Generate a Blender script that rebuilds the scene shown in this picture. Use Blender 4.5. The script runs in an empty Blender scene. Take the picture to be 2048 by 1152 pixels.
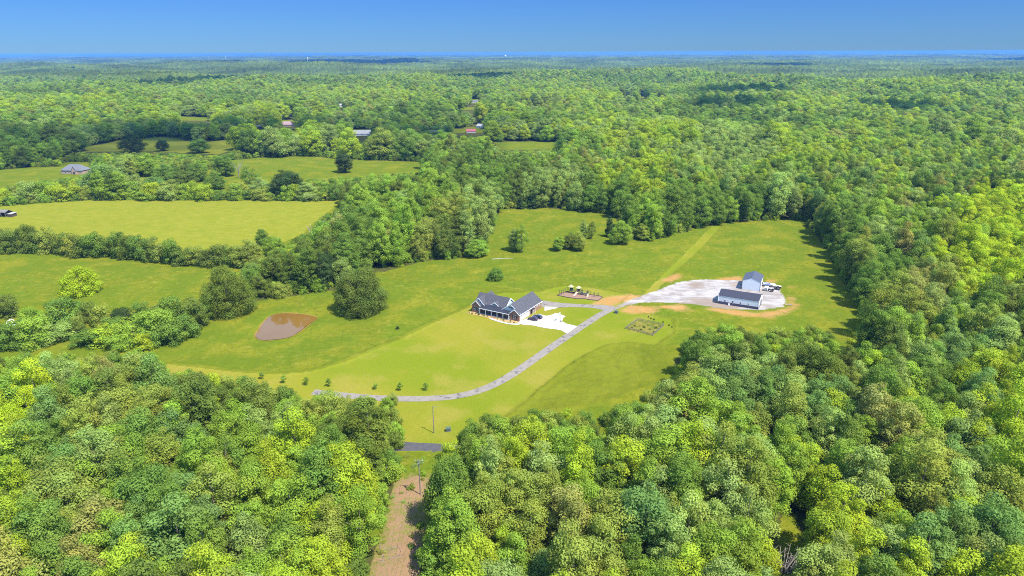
import bpy, bmesh, math, random
import numpy as np
from mathutils import Vector, Matrix

R_ = math.radians
rng = np.random.default_rng(7)
random.seed(7)
SC = bpy.context.scene
COL = SC.collection

# ---------------------------------------------------------------- camera, sky, sun, exposure
CAM_H = 115.0
FPX = 1365.0
PITCH, ROLL = R_(19.05), R_(-0.2)
cd = bpy.data.cameras.new('camera')
cam = bpy.data.objects.new('camera', cd)
COL.objects.link(cam)
cam.location = (0, 0, CAM_H)
cam.rotation_mode = 'XYZ'
cam.matrix_world = (Matrix.Translation((0, 0, CAM_H)) @ Matrix.Rotation(math.pi / 2 - PITCH, 4, 'X')
                    @ Matrix.Rotation(ROLL, 4, 'Z'))
cd.sensor_width = 36.0
cd.lens = FPX / 2048 * 36
cd.clip_start, cd.clip_end = 1.0, 80000.0
SC.camera = cam

SUN_EL = R_(58)
SUN_AZ_VEC = Vector((0.76, -0.65, 0)).normalized()       # horizontal direction towards the sun
sun_dir = (SUN_AZ_VEC * math.cos(SUN_EL) + Vector((0, 0, math.sin(SUN_EL)))).normalized()
w = bpy.data.worlds.new('World')
SC.world = w
w.use_nodes = True
wn, wl = w.node_tree.nodes, w.node_tree.links
wn.clear()
wo = wn.new('ShaderNodeOutputWorld')
bg = wn.new('ShaderNodeBackground')
sky = wn.new('ShaderNodeTexSky')
sky.sky_type = 'NISHITA'
sky.sun_disc = False
sky.sun_elevation = SUN_EL
sky.sun_rotation = math.atan2(SUN_AZ_VEC.x, SUN_AZ_VEC.y)
sky.altitude = 300
sky.air_density = 1.0
sky.dust_density = 0.0
sky.ozone_density = 4.0
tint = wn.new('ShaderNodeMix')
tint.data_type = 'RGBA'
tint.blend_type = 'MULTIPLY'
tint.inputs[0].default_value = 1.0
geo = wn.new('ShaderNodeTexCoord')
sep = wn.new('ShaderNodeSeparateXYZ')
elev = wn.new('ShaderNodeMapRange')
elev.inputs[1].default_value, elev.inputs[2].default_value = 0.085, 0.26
hue = wn.new('ShaderNodeMix')                      # low sky dimmed to deep blue; sky above left bright to keep ambient light
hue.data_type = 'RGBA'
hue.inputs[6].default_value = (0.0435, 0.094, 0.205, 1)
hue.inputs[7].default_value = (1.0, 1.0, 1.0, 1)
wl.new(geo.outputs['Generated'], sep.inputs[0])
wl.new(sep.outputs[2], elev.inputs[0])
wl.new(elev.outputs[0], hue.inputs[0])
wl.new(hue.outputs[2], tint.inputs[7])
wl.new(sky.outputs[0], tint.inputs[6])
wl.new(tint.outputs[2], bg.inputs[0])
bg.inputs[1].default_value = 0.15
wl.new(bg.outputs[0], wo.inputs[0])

sd = bpy.data.lights.new('sun', 'SUN')
sd.energy = 3.3
sd.angle = R_(0.5)
sd.color = (1.0, 0.955, 0.87)
sun = bpy.data.objects.new('sun', sd)
COL.objects.link(sun)
sun.rotation_euler = sun_dir.to_track_quat('Z', 'Y').to_euler()
sun.location = (0, 0, 300)

SC.view_settings.view_transform = 'Standard'
SC.view_settings.look = 'None'
SC.view_settings.exposure = 1.93
SC.view_settings.gamma = 1
SC.cycles.max_bounces = 5
SC.cycles.diffuse_bounces = 4
SC.cycles.glossy_bounces = 2
SC.cycles.transmission_bounces = 3
SC.cycles.transparent_max_bounces = 8
SC.cycles.volume_bounces = 0
SC.cycles.sample_clamp_indirect = 4.0
SC.cycles.use_denoising = False
SC.cycles.use_adaptive_sampling = False
SC.cycles.pixel_filter_type = 'BLACKMAN_HARRIS'
SC.cycles.filter_width = 1.05

# ---------------------------------------------------------------- survey helpers
def smooth(t):
    t = np.clip(t, 0, 1)
    return t * t * (3 - 2 * t)

FLAT = [(-100, 281, 50), (5, 293, 64), (112, 312, 75), (34, 314, 40), (58, 273, 32)]
def terr(x, y):
    x = np.asarray(x, float); y = np.asarray(y, float)
    r = np.hypot(x, y)
    a = smooth((r - 600) / 2600) * 15
    hills = (np.sin(x / 410 + 1.3) * np.cos(y / 530 + .4) + .6 * np.sin((x + y) / 290 + 2)
             + .5 * np.sin(y / 190 - x / 600) + .25 * np.sin(x / 97 + y / 141))
    near = 1.0 * np.sin(x / 46 + .5) * np.sin(y / 58) + .5 * np.sin((x - y) / 31)
    k = smooth((750 - r) / 300)
    for fx, fy, fr in FLAT:
        k = k * smooth((np.hypot(x - fx, y - fy) / fr - 0.55) / 0.6)
    return a * hills + near * k

CP, SP = math.cos(PITCH), math.sin(PITCH)
CR, SR = math.cos(ROLL), math.sin(ROLL)
def ground(px, py, z=None):
    """the point of the ground seen at photo pixel (px, py), as x, y, z"""
    a, b = (px - 1024) / FPX, -(py - 576) / FPX
    a, b = a * CR - b * SR, a * SR + b * CR
    dx, dy, dz = a, CP + b * SP, -SP + b * CP
    zz = 0.0 if z is None else z
    for _ in range(6):
        t = (zz - CAM_H) / dz
        x, y = dx * t, dy * t
        if z is not None or y > 900:
            break
        zz = float(terr(x, y))
    return Vector((x, y, float(terr(x, y)) if z is None else z))

def project(x, y, z):
    dz = z - CAM_H
    f = y * CP - dz * SP
    up = y * SP + dz * CP
    f = np.maximum(f, 1e-3)
    a, b = x / f, up / f
    a, b = a * CR + b * SR, -a * SR + b * CR
    return 1024 + a * FPX, 576 - b * FPX

def inside(px, py, poly):
    px = np.asarray(px); py = np.asarray(py)
    c = np.zeros(px.shape, bool)
    n = len(poly)
    for i in range(n):
        x1, y1 = poly[i]; x2, y2 = poly[(i + 1) % n]
        if y1 == y2:
            continue
        t = ((y1 > py) != (y2 > py)) & (px < (x2 - x1) * (py - y1) / (y2 - y1) + x1)
        c ^= t
    return c

# open ground as it is traced from the photograph
PASTURE = [(300, 692), (345, 664), (410, 640), (440, 622), (520, 602), (640, 585), (700, 575), (760, 546), (850, 522), (930, 516),
           (965, 500), (985, 470), (1000, 419), (1090, 417), (1170, 423), (1225, 431), (1245, 450), (1250, 478), (1300, 484),
           (1400, 456), (1440, 447), (1600, 438), (1640, 482), (1668, 530), (1702, 590), (1735, 652), (1690, 688),
           (1650, 652), (1600, 643), (1520, 660), (1450, 642), (1395, 655), (1352, 700), (1345, 750), (1290, 782), (1230, 805),
           (1120, 810), (1020, 815), (945, 830), (915, 865), (890, 880), (885, 906), (868, 950), (852, 1000), (846, 1060), (842, 1160), (838, 1300),
           (725, 1300), (738, 1160), (770, 1050), (793, 960), (800, 900), (806, 860), (804, 802), (790, 786), (742, 782), (716, 792), (664, 784), (640, 775), (600, 768),
           (480, 751), (400, 743), (330, 726)]
LEFT_FIELDS = [(-400, 430), (0, 413), (60, 408), (170, 401), (300, 399), (500, 402), (690, 403), (650, 428), (604, 468), (560, 490),
               (480, 530), (446, 560), (420, 600), (410, 630), (300, 690), (160, 700), (60, 703), (0, 706), (-400, 720)]
FIELD_A = [(135, 300), (240, 281), (330, 273), (400, 286), (480, 277), (475, 294), (440, 309), (300, 303), (200, 304)]
FIELD_B = [(400, 385), (415, 340), (450, 322), (520, 315), (620, 312), (680, 318), (850, 324), (838, 342), (760, 347), (700, 352), (560, 362), (480, 390)]
FIELD_C = [(-100, 345), (60, 335), (130, 332), (190, 345), (150, 352), (80, 358), (0, 372), (-100, 380)]
FIELD_D = [(985, 283), (1125, 284), (1120, 298), (1000, 300)]
FIELD_E = [(640, 340), (660, 318), (845, 326), (830, 344)]
FIELD_F = [(350, 232), (430, 236), (424, 242), (360, 240)]
FIELD_G = [(870, 217), (930, 214.5), (1000, 214), (1004, 217.5), (940, 219.5)]
FIELD_H = [(560, 245), (640, 247), (630, 252), (560, 250)]
FIELD_I = [(225, 380), (262, 372), (268, 384), (230, 390)]
FIELD_J = [(900, 258), (985, 259), (975, 266), (905, 266)]
FIELD_L = [(1035, 208), (1062, 204), (1115, 206), (1075, 210.5)]
FIELD_M = [(560, 214), (640, 214.5), (636, 218), (570, 218)]
FIELD_K = [(1240, 192), (1300, 193), (1300, 197), (1245, 197)]
GLADE = [(1560, 1035), (1592, 1025), (1602, 1070), (1592, 1112), (1558, 1100)]
SAVANNA = [(225, 397), (230, 374), (300, 347), (415, 340), (400, 385), (420, 399)]
HOUSE_VIEWS = [[(x - w_, y - h_), (x + w_, y - h_), (x + w_, y + 3), (x - w_, y + 3)] for x, y, w_, h_ in
               ((153, 346, 28, 22), (575, 250, 18, 10), (724, 268, 22, 9), (671, 270, 12, 5), (942, 263, 15, 8), (868, 267, 12, 6), (962, 254, 9, 6), (80, 300, 14, 5), (519, 254, 16, 5), (681, 213, 12, 5), (950, 204, 9, 6))]
OPEN = [GLADE, SAVANNA] + HOUSE_VIEWS + [ PASTURE, LEFT_FIELDS, FIELD_A, FIELD_B, FIELD_C, FIELD_D, FIELD_F, FIELD_G, FIELD_H, FIELD_I, FIELD_J, FIELD_K, FIELD_L, FIELD_M]

LAWN = [(330, 728), (420, 739), (480, 746), (560, 750), (620, 745), (690, 726), (800, 680), (880, 641), (935, 617), (1000, 588),
        (1085, 585), (1112, 576), (1150, 572), (1200, 580), (1260, 590), (1240, 606), (1290, 630), (1345, 640), (1348, 665), (1310, 691),
        (1260, 684), (1210, 690), (1150, 722), (1070, 785), (1010, 838), (960, 900), (760, 905), (500, 890), (330, 800)]
LAWN_STRIP = [(1280, 596), (1305, 570), (1345, 532), (1382, 496), (1410, 465), (1424, 452), (1442, 450), (1418, 480), (1385, 513), (1345, 550), (1310, 585), (1290, 600)]
GRAVEL = [(1228, 616), (1240, 608), (1282, 592), (1323, 578), (1364, 563), (1385, 560.5), (1417, 559), (1483, 561), (1530, 566), (1557, 568.5), (1562, 585),
          (1572, 602), (1566, 614), (1520, 621), (1436, 617), (1405, 611), (1376, 608.5), (1327, 606), (1286, 605), (1253, 611), (1236, 618)]
DIRT = [[(1322, 566), (1335, 552), (1364, 549), (1360, 560), (1335, 566)],
        [(1175, 612), (1215, 592), (1262, 590), (1290, 590), (1300, 585), (1282, 595), (1240, 608), (1215, 612)],
        [(1238, 622), (1262, 611), (1300, 613), (1318, 624), (1295, 629), (1262, 628)],
        [(1310, 614), (1330, 612), (1372, 617), (1402, 625), (1380, 625), (1330, 620)],
        [(1404, 614), (1440, 618), (1465, 620), (1462, 627), (1420, 623)],
        [(1528, 630), (1545, 628), (1550, 640), (1530, 641)],
        [(1352, 608), (1378, 608), (1374, 614), (1356, 613)],
        [(1574, 592), (1592, 592), (1590, 606), (1576, 606)],
        [(1580, 572), (1590, 570), (1592, 578), (1582, 578)],
        [(1435, 557), (1480, 552), (1488, 562), (1436, 563)],
        [(1478, 625), (1500, 626), (1500, 635), (1482, 634)],
        [(793, 741), (815, 741), (814, 749), (795, 748)],
        [(742, 783), (765, 783), (764, 789), (744, 788)],
        [(1530, 560), (1545, 555), (1550, 566), (1532, 566)],
        [(1440, 618), (1520, 627), (1570, 618), (1588, 600), (1598, 612), (1576, 628), (1515, 635), (1440, 627)]]
TALL = [(1000, 838), (1070, 785), (1150, 722), (1215, 690), (1262, 686), (1310, 693), (1352, 690), (1360, 700), (1340, 760), (1230, 806), (1100, 830)]
GARDEN = [(1251, 657.5), (1305, 671.5), (1327.5, 651.5), (1275.5, 640)]
STRAW = [[(-400, 432), (0, 413), (170, 401), (500, 402), (690, 403), (650, 428), (604, 468), (560, 490), (480, 500), (-400, 490)], FIELD_A]
POND = [(509, 671), (525, 646), (540, 631), (562, 625.5), (600, 627), (625, 631), (636, 636), (620, 646), (595, 665), (575, 675), (540, 679.5), (517, 679)]
CUT = [(868, 950), (852, 1000), (846, 1060), (842, 1300), (725, 1300), (738, 1160), (770, 1050), (794, 955)]

# ---------------------------------------------------------------- mesh helpers
MATS = {}
def principled(name, col, rough=0.8, spec=0.3, metal=0.0):
    m = bpy.data.materials.new(name)
    m.use_nodes = True
    b = m.node_tree.nodes['Principled BSDF']
    b.inputs['Base Color'].default_value = (*col, 1)
    b.inputs['Roughness'].default_value = rough
    b.inputs['Specular IOR Level'].default_value = spec
    b.inputs['Metallic'].default_value = metal
    MATS[name] = m
    return m

def weathered(name, c1, c2, scale=2.0, rough=0.8, spec=0.3, bump=0.0, coords='Object', detail=4):
    m = principled(name, c1, rough, spec)
    n, l = m.node_tree.nodes, m.node_tree.links
    tc = n.new('ShaderNodeTexCoord'); no = n.new('ShaderNodeTexNoise'); mx = n.new('ShaderNodeMix')
    mx.data_type = 'RGBA'
    no.inputs['Scale'].default_value = scale
    no.inputs['Detail'].default_value = detail
    mx.inputs[6].default_value = (*c1, 1); mx.inputs[7].default_value = (*c2, 1)
    l.new(tc.outputs[coords], no.inputs['Vector'])
    rp = n.new('ShaderNodeMapRange')
    rp.inputs[1].default_value, rp.inputs[2].default_value = 0.35, 0.65
    l.new(no.outputs[0], rp.inputs[0]); l.new(rp.outputs[0], mx.inputs[0])
    l.new(mx.outputs[2], n['Principled BSDF'].inputs['Base Color'])
    if bump:
        bp = n.new('ShaderNodeBump'); bp.inputs['Strength'].default_value = bump
        l.new(no.outputs[0], bp.inputs['Height']); l.new(bp.outputs[0], n['Principled BSDF'].inputs['Normal'])
    return m

def mesh_obj(name, verts, faces, mat, parent=None, smooth_shade=False, loc=None):
    me = bpy.data.meshes.new(name)
    me.from_pydata([tuple(v) for v in verts], [], faces)
    me.update()
    if smooth_shade:
        me.polygons.foreach_set('use_smooth', [True] * len(me.polygons))
    if mat:
        me.materials.append(mat)
    o = bpy.data.objects.new(name, me)
    COL.objects.link(o)
    if parent:
        o.parent = parent
    if loc is not None:
        o.location = loc
    return o

class MB:
    """collects shapes that become one mesh"""
    def __init__(s):
        s.v, s.f = [], []
    def add(s, vs, fs):
        k = len(s.v)
        s.v += [Vector(v) for v in vs]
        s.f += [tuple(i + k for i in f) for f in fs]
        return s
    def box(s, x0, x1, y0, y1, z0, z1):
        return s.add([(x0, y0, z0), (x1, y0, z0), (x1, y1, z0), (x0, y1, z0), (x0, y0, z1), (x1, y0, z1), (x1, y1, z1), (x0, y1, z1)],
                     [(0, 3, 2, 1), (4, 5, 6, 7), (0, 1, 5, 4), (1, 2, 6, 5), (2, 3, 7, 6), (3, 0, 4, 7)])
    def bar(s, a, b, wd, ht):
        """a beam of rectangular section from a to b"""
        a, b = Vector(a), Vector(b)
        d = (b - a).normalized()
        u = d.cross(Vector((0, 0, 1)))
        u = Vector((1, 0, 0)) if u.length < 1e-4 else u.normalized()
        n = u.cross(d)
        c = [u * sx * wd / 2 + n * sy * ht / 2 for sx, sy in ((-1, -1), (1, -1), (1, 1), (-1, 1))]
        return s.add([a + q for q in c] + [b + q for q in c], [(0, 1, 2, 3), (7, 6, 5, 4), (0, 4, 5, 1), (1, 5, 6, 2), (2, 6, 7, 3), (3, 7, 4, 0)])
    def tube(s, pts, rad, n=7):
        pts = [Vector(p) for p in pts]
        rad = rad if isinstance(rad, (list, tuple)) else [rad] * len(pts)
        vs, fs = [], []
        for i, p in enumerate(pts):
            d = (pts[min(i + 1, len(pts) - 1)] - pts[max(i - 1, 0)]).normalized()
            u = d.cross(Vector((0.31, 0.95, 0.05))).normalized()
            q = d.cross(u)
            for k in range(n):
                t = 2 * math.pi * k / n
                vs.append(p + (u * math.cos(t) + q * math.sin(t)) * rad[i])
        for i in range(len(pts) - 1):
            for k in range(n):
                k2 = (k + 1) % n
                fs.append((i * n + k, i * n + k2, (i + 1) * n + k2, (i + 1) * n + k))
        fs.append(tuple(range(n))[::-1])
        fs.append(tuple((len(pts) - 1) * n + k for k in range(n)))
        return s.add(vs, fs)
    def prism(s, poly, axis, a0, a1):
        """extrudes a 2D outline along x or y; outline points are (across, z)"""
        n = len(poly)
        P = (lambda t, p: (t, p[0], p[1])) if axis == 'x' else (lambda t, p: (p[0], t, p[1]))
        vs = [P(a0, p) for p in poly] + [P(a1, p) for p in poly]
        fs = [tuple(range(n))[::-1], tuple(range(n, 2 * n))] + [(i, (i + 1) % n, n + (i + 1) % n, n + i) for i in range(n)]
        return s.add(vs, fs)
    def gable(s, x0, x1, y0, y1, ze, zr, axis, z0=0.0):
        """a block with a pitched top; the ridge runs along axis"""
        if axis == 'y':
            return s.prism([(x0, z0), (x1, z0), (x1, ze), ((x0 + x1) / 2, zr), (x0, ze)], 'y', y0, y1)
        return s.prism([(y0, z0), (y1, z0), (y1, ze), ((y0 + y1) / 2, zr), (y0, ze)], 'x', x0, x1)
    def roof(s, x0, x1, y0, y1, ze, zr, axis, oh=0.4, th=0.18, oe=0.35):
        """two sloping slabs over gable(); oh eave overhang, oe gable overhang"""
        a0, a1, b0, b1 = (x0, x1, y0, y1) if axis == 'y' else (y0, y1, x0, x1)
        m = (a0 + a1) / 2
        sl = (zr - ze) / (m - a0)
        out = [(a0 - oh, ze - sl * oh + .03), (m, zr + .03), (a1 + oh, ze - sl * oh + .03),
               (a1 + oh, ze - sl * oh + th + .03), (m, zr + th * 1.25 + .03), (a0 - oh, ze - sl * oh + th + .03)]
        vs, fs = [], []
        for part in ((0, 1, 4, 5), (1, 2, 3, 4)):
            s.prism([out[i] for i in part], axis, b0 - oe, b1 + oe)
        return s
    def build(s, name, mat, parent=None, smooth_shade=False):
        o = mesh_obj(name, s.v, s.f, mat, parent, smooth_shade)
        bm = bmesh.new(); bm.from_mesh(o.data)
        bmesh.ops.recalc_face_normals(bm, faces=bm.faces)
        bm.to_mesh(o.data); bm.free()
        return o

def tag(o, label=None, cat=None, group=None, kind=None):
    if label: o['label'] = label
    if cat: o['category'] = cat
    if group: o['group'] = group
    if kind: o['kind'] = kind
    return o

def empty(name, loc, rz=0.0, label=None, cat=None, group=None):
    o = bpy.data.objects.new(name, None)
    COL.objects.link(o)
    o.location = loc
    o.rotation_euler = (0, 0, rz)
    o.empty_display_size = 1.0
    return tag(o, label, cat, group)

ORD = ['', 'first', 'second', 'third', 'fourth', 'fifth', 'sixth', 'seventh', 'eighth', 'ninth', 'tenth', 'eleventh', 'twelfth', 'thirteenth',
       'fourteenth', 'fifteenth', 'sixteenth', 'seventeenth', 'eighteenth', 'nineteenth', 'twentieth', 'twenty-first', 'twenty-second',
       'twenty-third', 'twenty-fourth', 'twenty-fifth', 'twenty-sixth', 'twenty-seventh', 'twenty-eighth', 'twenty-ninth', 'thirtieth',
       'thirty-first', 'thirty-second', 'thirty-third', 'thirty-fourth', 'thirty-fifth', 'thirty-sixth', 'thirty-seventh', 'thirty-eighth', 'thirty-ninth', 'fortieth']

# ---------------------------------------------------------------- foliage materials
def leaf_material(name, per_instance):
    m = bpy.data.materials.new(name)
    m.use_nodes = True
    n, l = m.node_tree.nodes, m.node_tree.links
    n.clear()
    out = n.new('ShaderNodeOutputMaterial')
    if per_instance:
        src = n.new('ShaderNodeAttribute'); src.attribute_type = 'INSTANCER'; src.attribute_name = 'tint'
        colour = src.outputs['Color']
    else:
        src = n.new('ShaderNodeObjectInfo'); colour = src.outputs['Color']
    tone = n.new('ShaderNodeAttribute'); tone.attribute_name = 'tone'
    mul = n.new('ShaderNodeMix'); mul.data_type = 'RGBA'; mul.blend_type = 'MULTIPLY'; mul.inputs[0].default_value = 1
    l.new(colour, mul.inputs[6]); l.new(tone.outputs['Color'], mul.inputs[7])
    d = n.new('ShaderNodeBsdfDiffuse'); t = n.new('ShaderNodeBsdfTranslucent'); mx = n.new('ShaderNodeMixShader')
    warm = n.new('ShaderNodeMix'); warm.data_type = 'RGBA'; warm.blend_type = 'MULTIPLY'; warm.inputs[0].default_value = 1
    warm.inputs[7].default_value = (1.25, 1.2, 0.6, 1)
    l.new(mul.outputs[2], warm.inputs[6])
    l.new(mul.outputs[2], d.inputs[0]); l.new(warm.outputs[2], t.inputs[0])
    mx.inputs[0].default_value = 0.42
    l.new(d.outputs[0], mx.inputs[1]); l.new(t.outputs[0], mx.inputs[2]); l.new(mx.outputs[0], out.inputs[0])
    return m
LEAF = leaf_material('leaves', False)
LEAF_WOOD = leaf_material('woodland leaves', True)
BARK = weathered('bark', (0.10, 0.082, 0.062), (0.20, 0.17, 0.135), 3.0, 0.95, 0.1)

# leaf colours (base colours, not what sunlit leaves look like in a picture)
PAL = {'L': (0.265, 0.340, 0.026), 'B': (0.200, 0.295, 0.034), 'M': (0.134, 0.210, 0.032), 'T': (0.142, 0.228, 0.052),
       'O': (0.218, 0.260, 0.042), 'D': (0.122, 0.165, 0.028), 'P': (0.220, 0.292, 0.066), 'K': (0.056, 0.090, 0.026), 'N': (0.250, 0.258, 0.062)}
PAL['Y'] = (0.300, 0.385, 0.020)
COLOUR_WORD = {'Y': 'bright yellow-green', 'L': 'lime-yellow', 'B': 'bright green', 'M': 'deep green', 'T': 'blue-green', 'O': 'olive', 'D': 'dark olive', 'P': 'pale green',
               'K': 'very dark green', 'N': 'tan-tinged'}

# ---------------------------------------------------------------- tree meshes
def crown_mesh(name, prof, H, n_lobe, lobe_r, leaf, n_leaf, seed, mat, squash=0.8, wild=1.0, inner=0.18):
    """leaf clumps spread over lobes that fill the envelope prof(t) (radius at relative height t)"""
    g = np.random.default_rng(seed)
    P, Nn, S, T = [], [], [], []
    ts = np.linspace(0, 1, 200)
    wts = np.array([prof(t) for t in ts]) ** 1.3 + 1e-4
    cdf = np.cumsum(wts) / wts.sum()
    cents = []
    ph = g.uniform(0, 6.28, 4)
    for i in range(n_lobe):
        best = None
        for _ in range(14):
            t = np.interp(g.random(), cdf, ts)
            rad = prof(t) * (1 - 0.62 * g.random() ** 2.2)
            a = g.random() * 2 * math.pi
            rad *= 1 + wild * (.17 * math.sin(2 * a + ph[0] + 2.2 * t) + .12 * math.sin(3 * a + ph[1] - 3 * t))
            c = np.array([rad * math.cos(a), rad * math.sin(a), t * H])
            dmin = min([np.linalg.norm((c - q) * (1, 1, 1.1)) for q in cents], default=9)
            if best is None or dmin > best[0]:
                best = (dmin, c)
        cents.append(best[1])
    for c in cents:
        r = lobe_r * g.choice([g.uniform(.55, .85), g.uniform(.85, 1.15), g.uniform(1.1, 1.45)])
        m = int(n_leaf * (r / lobe_r) ** 2)
        d = g.normal(size=(m, 3)); d[:, 2] += 0.35
        d /= np.linalg.norm(d, axis=1)[:, None]
        rr = r * np.where(g.random(m) < inner, g.uniform(0.3, 0.8, m), g.normal(1.0, 0.13, m))
        p = c + d * rr[:, None] * np.array([1, 1, squash])
        nv = d + g.normal(size=(m, 3)) * 0.37 + np.array([0, 0, 0.36])
        nv /= np.linalg.norm(nv, axis=1)[:, None]
        P.append(p); Nn.append(nv)
        S.append(leaf * g.uniform(0.6, 1.35, m))
        base = g.uniform(0.78, 1.2)
        hue = g.normal(0, 0.035)
        tt = base * g.uniform(0.90, 1.10, m)
        T.append(np.stack([tt * (1 + hue), tt, tt * (1 - hue)], 1))
    P = np.concatenate(P); Nn = np.concatenate(Nn); S = np.concatenate(S); T = np.concatenate(T)
    n = len(P)
    rv = g.normal(size=(n, 3))
    U = np.cross(Nn, rv); U /= np.linalg.norm(U, axis=1)[:, None]
    V = np.cross(Nn, U)
    asp = g.uniform(0.6, 1.0, n)
    V = V * asp[:, None]
    k = S[:, None] * 0.5
    bend = Nn * k * g.uniform(-0.35, 0.35, n)[:, None]
    q = np.stack([P - U * k * 1.1, P - V * k + bend, P + U * k * 1.1, P + V * k + bend], 1).reshape(-1, 3)
    q[:, 2] = np.maximum(q[:, 2], 0.02)
    me = bpy.data.meshes.new(name)
    me.vertices.add(n * 4); me.loops.add(n * 4); me.polygons.add(n)
    me.vertices.foreach_set('co', q.ravel().astype(np.float32))
    me.loops.foreach_set('vertex_index', np.arange(n * 4, dtype=np.int32))
    me.polygons.foreach_set('loop_start', np.arange(0, n * 4, 4, dtype=np.int32))
    me.polygons.foreach_set('loop_total', np.full(n, 4, np.int32))
    at = me.attributes.new('tone', 'FLOAT_COLOR', 'POINT')
    cc = np.ones((n, 4, 4), np.float32); cc[:, :, :3] = T[:, None, :]
    at.data.foreach_set('color', cc.ravel())
    me.materials.append(mat)
    me.update(calc_edges=True)
    return me, cents

def trunk_mesh(name, H, r0, cents, seed, top=0.72, limbs=7):
    g = random.Random(seed)
    mb = MB()
    lean = Vector((g.uniform(-.4, .4), g.uniform(-.4, .4), 0))
    pts = [Vector((0, 0, -0.6)), Vector((0, 0, 0.3)), lean * .3 + Vector((0, 0, H * .25)), lean * .7 + Vector((0, 0, H * .5)), lean + Vector((0, 0, H * top))]
    mb.tube(pts, [r0 * 1.35, r0 * 1.1, r0 * .8, r0 * .55, r0 * .18], 7)
    for c in sorted(cents, key=lambda q: g.random())[:limbs]:
        c = Vector(c)
        z = max(0.5, min(H * .6, c.z * g.uniform(.45, .7)))
        a = lean * (z / H) + Vector((0, 0, z))
        mid = a.lerp(c, .5) + Vector((0, 0, .05 * H * g.uniform(0, 1)))
        mb.tube([a, mid, c], [r0 * .42, r0 * .28, r0 * .1], 5)
    me = bpy.data.meshes.new(name)
    me.from_pydata([tuple(v) for v in mb.v], [], mb.f)
    me.materials.append(BARK)
    me.update()
    return me

def env_round(R, b=0.16, p=0.55):
    def f(t):
        if t < b: return R * 0.34 * (t / b)
        s = (t - b) / (1 - b)
        return R * max(0.0, math.sin(math.pi * min(1, s ** p * 0.98 + 0.02))) ** 0.62
    return f
def env_oval(R, b=0.12):
    return lambda t: R * (0.35 + 0.65 * min(1, t / .38)) * max(0.0, 1 - max(0, (t - .42) / .58) ** 2.1) ** 0.75 if t > b else R * .3
def env_dome(R):
    return lambda t: R * max(0.0, 1 - t ** 2.3) ** 0.6 * (0.82 + 0.18 * min(1, t / .2))
def env_cone(R):
    return lambda t: R * max(0.03, (1 - t) ** 0.85) * (0.75 + .25 * min(1, t / .15))

# kind: (height, radius, envelope, lobes, lobe radius, leaf size, leaves per lobe, trunk radius)
SPEC = {
 'round':  (20, 6.0, env_round(4.9), 50, 1.65, 0.36, 340, .36),
 'tall':   (22, 5.0, env_oval(4.0), 52, 1.45, 0.35, 310, .34),
 'broad':  (18, 6.6, env_round(5.6, .14, .5), 54, 1.75, 0.37, 360, .38),
 'column': (23, 3.9, env_oval(2.9, .08), 44, 1.3, 0.33, 270, .28),
 'open':   (20, 5.6, env_round(4.8, .2, .6), 28, 1.6, 0.36, 290, .32),
}
VARIANTS = []
def make_variant(kind, seed, mat=LEAF, spec=None, wild=1.0):
    H, R, env, nl, lr, lf, nf, tr = spec or SPEC[kind]
    cm, cents = crown_mesh('crown ' + kind, env, H * 0.93, nl, lr, lf, nf, seed, mat, wild=wild)
    tm = trunk_mesh('trunk ' + kind, H, tr, cents, seed)
    return {'kind': kind, 'H': H, 'R': R, 'crown': cm, 'trunk': tm}
sd_ = 11
for kind, cnt in (('round', 3), ('tall', 3), ('broad', 2), ('column', 2), ('open', 2)):
    for _ in range(cnt):
        VARIANTS.append(make_variant(kind, sd_)); sd_ += 1
BYKIND = {}
for i, v in enumerate(VARIANTS):
    BYKIND.setdefault(v['kind'], []).append(i)
OAK = [make_variant('oak', 40 + i, spec=(21, 13, env_dome(11.6), 105, 2.35, 0.42, 400, .75), wild=.35) for i in range(2)]
DOME = [make_variant('dome', 45, spec=(13.0, 9.2, env_dome(7.9), 90, 1.8, 0.40, 300, .5), wild=.15)]
SHRUB = [make_variant('shrub', 50 + i, spec=(8, 4.4, env_dome(3.5), 26, 1.3, 0.34, 230, .14)) for i in range(4)]
CONIFER = [make_variant('conifer', 60 + i, spec=(14, 3.4, env_cone(3.0), 46, 1.0, 0.50, 80, .2)) for i in range(2)]
SAPLING = [make_variant('sapling', 70 + i, spec=(3.8, 1.2, (lambda t: 0.05 if t < .35 else 0.85 * math.sin(math.pi * min(1, (t - .3) / .72)) ** .7), 12, .5, 0.30, 50, .06)) for i in range(2)]
BUSH = [make_variant('bush', 75, spec=(7.0, 4.2, env_dome(3.5), 32, 1.2, 0.32, 240, .2))]

TREES_BUILT = 0
def tree(name, var, loc, scale, rot, colour, label, cat='tree', group=None, jitter=0.08):
    """one tree: an Empty at its foot that parents crown and trunk"""
    global TREES_BUILT
    TREES_BUILT += 1
    g = random.Random(TREES_BUILT)
    e = empty(name, loc, rot, label, cat, group)
    e.scale = scale
    c = bpy.data.objects.new('crown', var['crown']); t = bpy.data.objects.new('trunk', var['trunk'])
    k = g.uniform(1 - jitter, 1 + jitter)
    c.color = (colour[0] * k * g.uniform(.95, 1.05), colour[1] * k, colour[2] * k * g.uniform(.9, 1.1), 1)
    for o in (c, t):
        COL.objects.link(o)
        o.parent = e
    return e

def px_per_m(p):
    d = math.sqrt(p.x ** 2 + p.y ** 2 + (p.z - CAM_H) ** 2)
    return FPX / d, CAM_H / d

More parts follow.
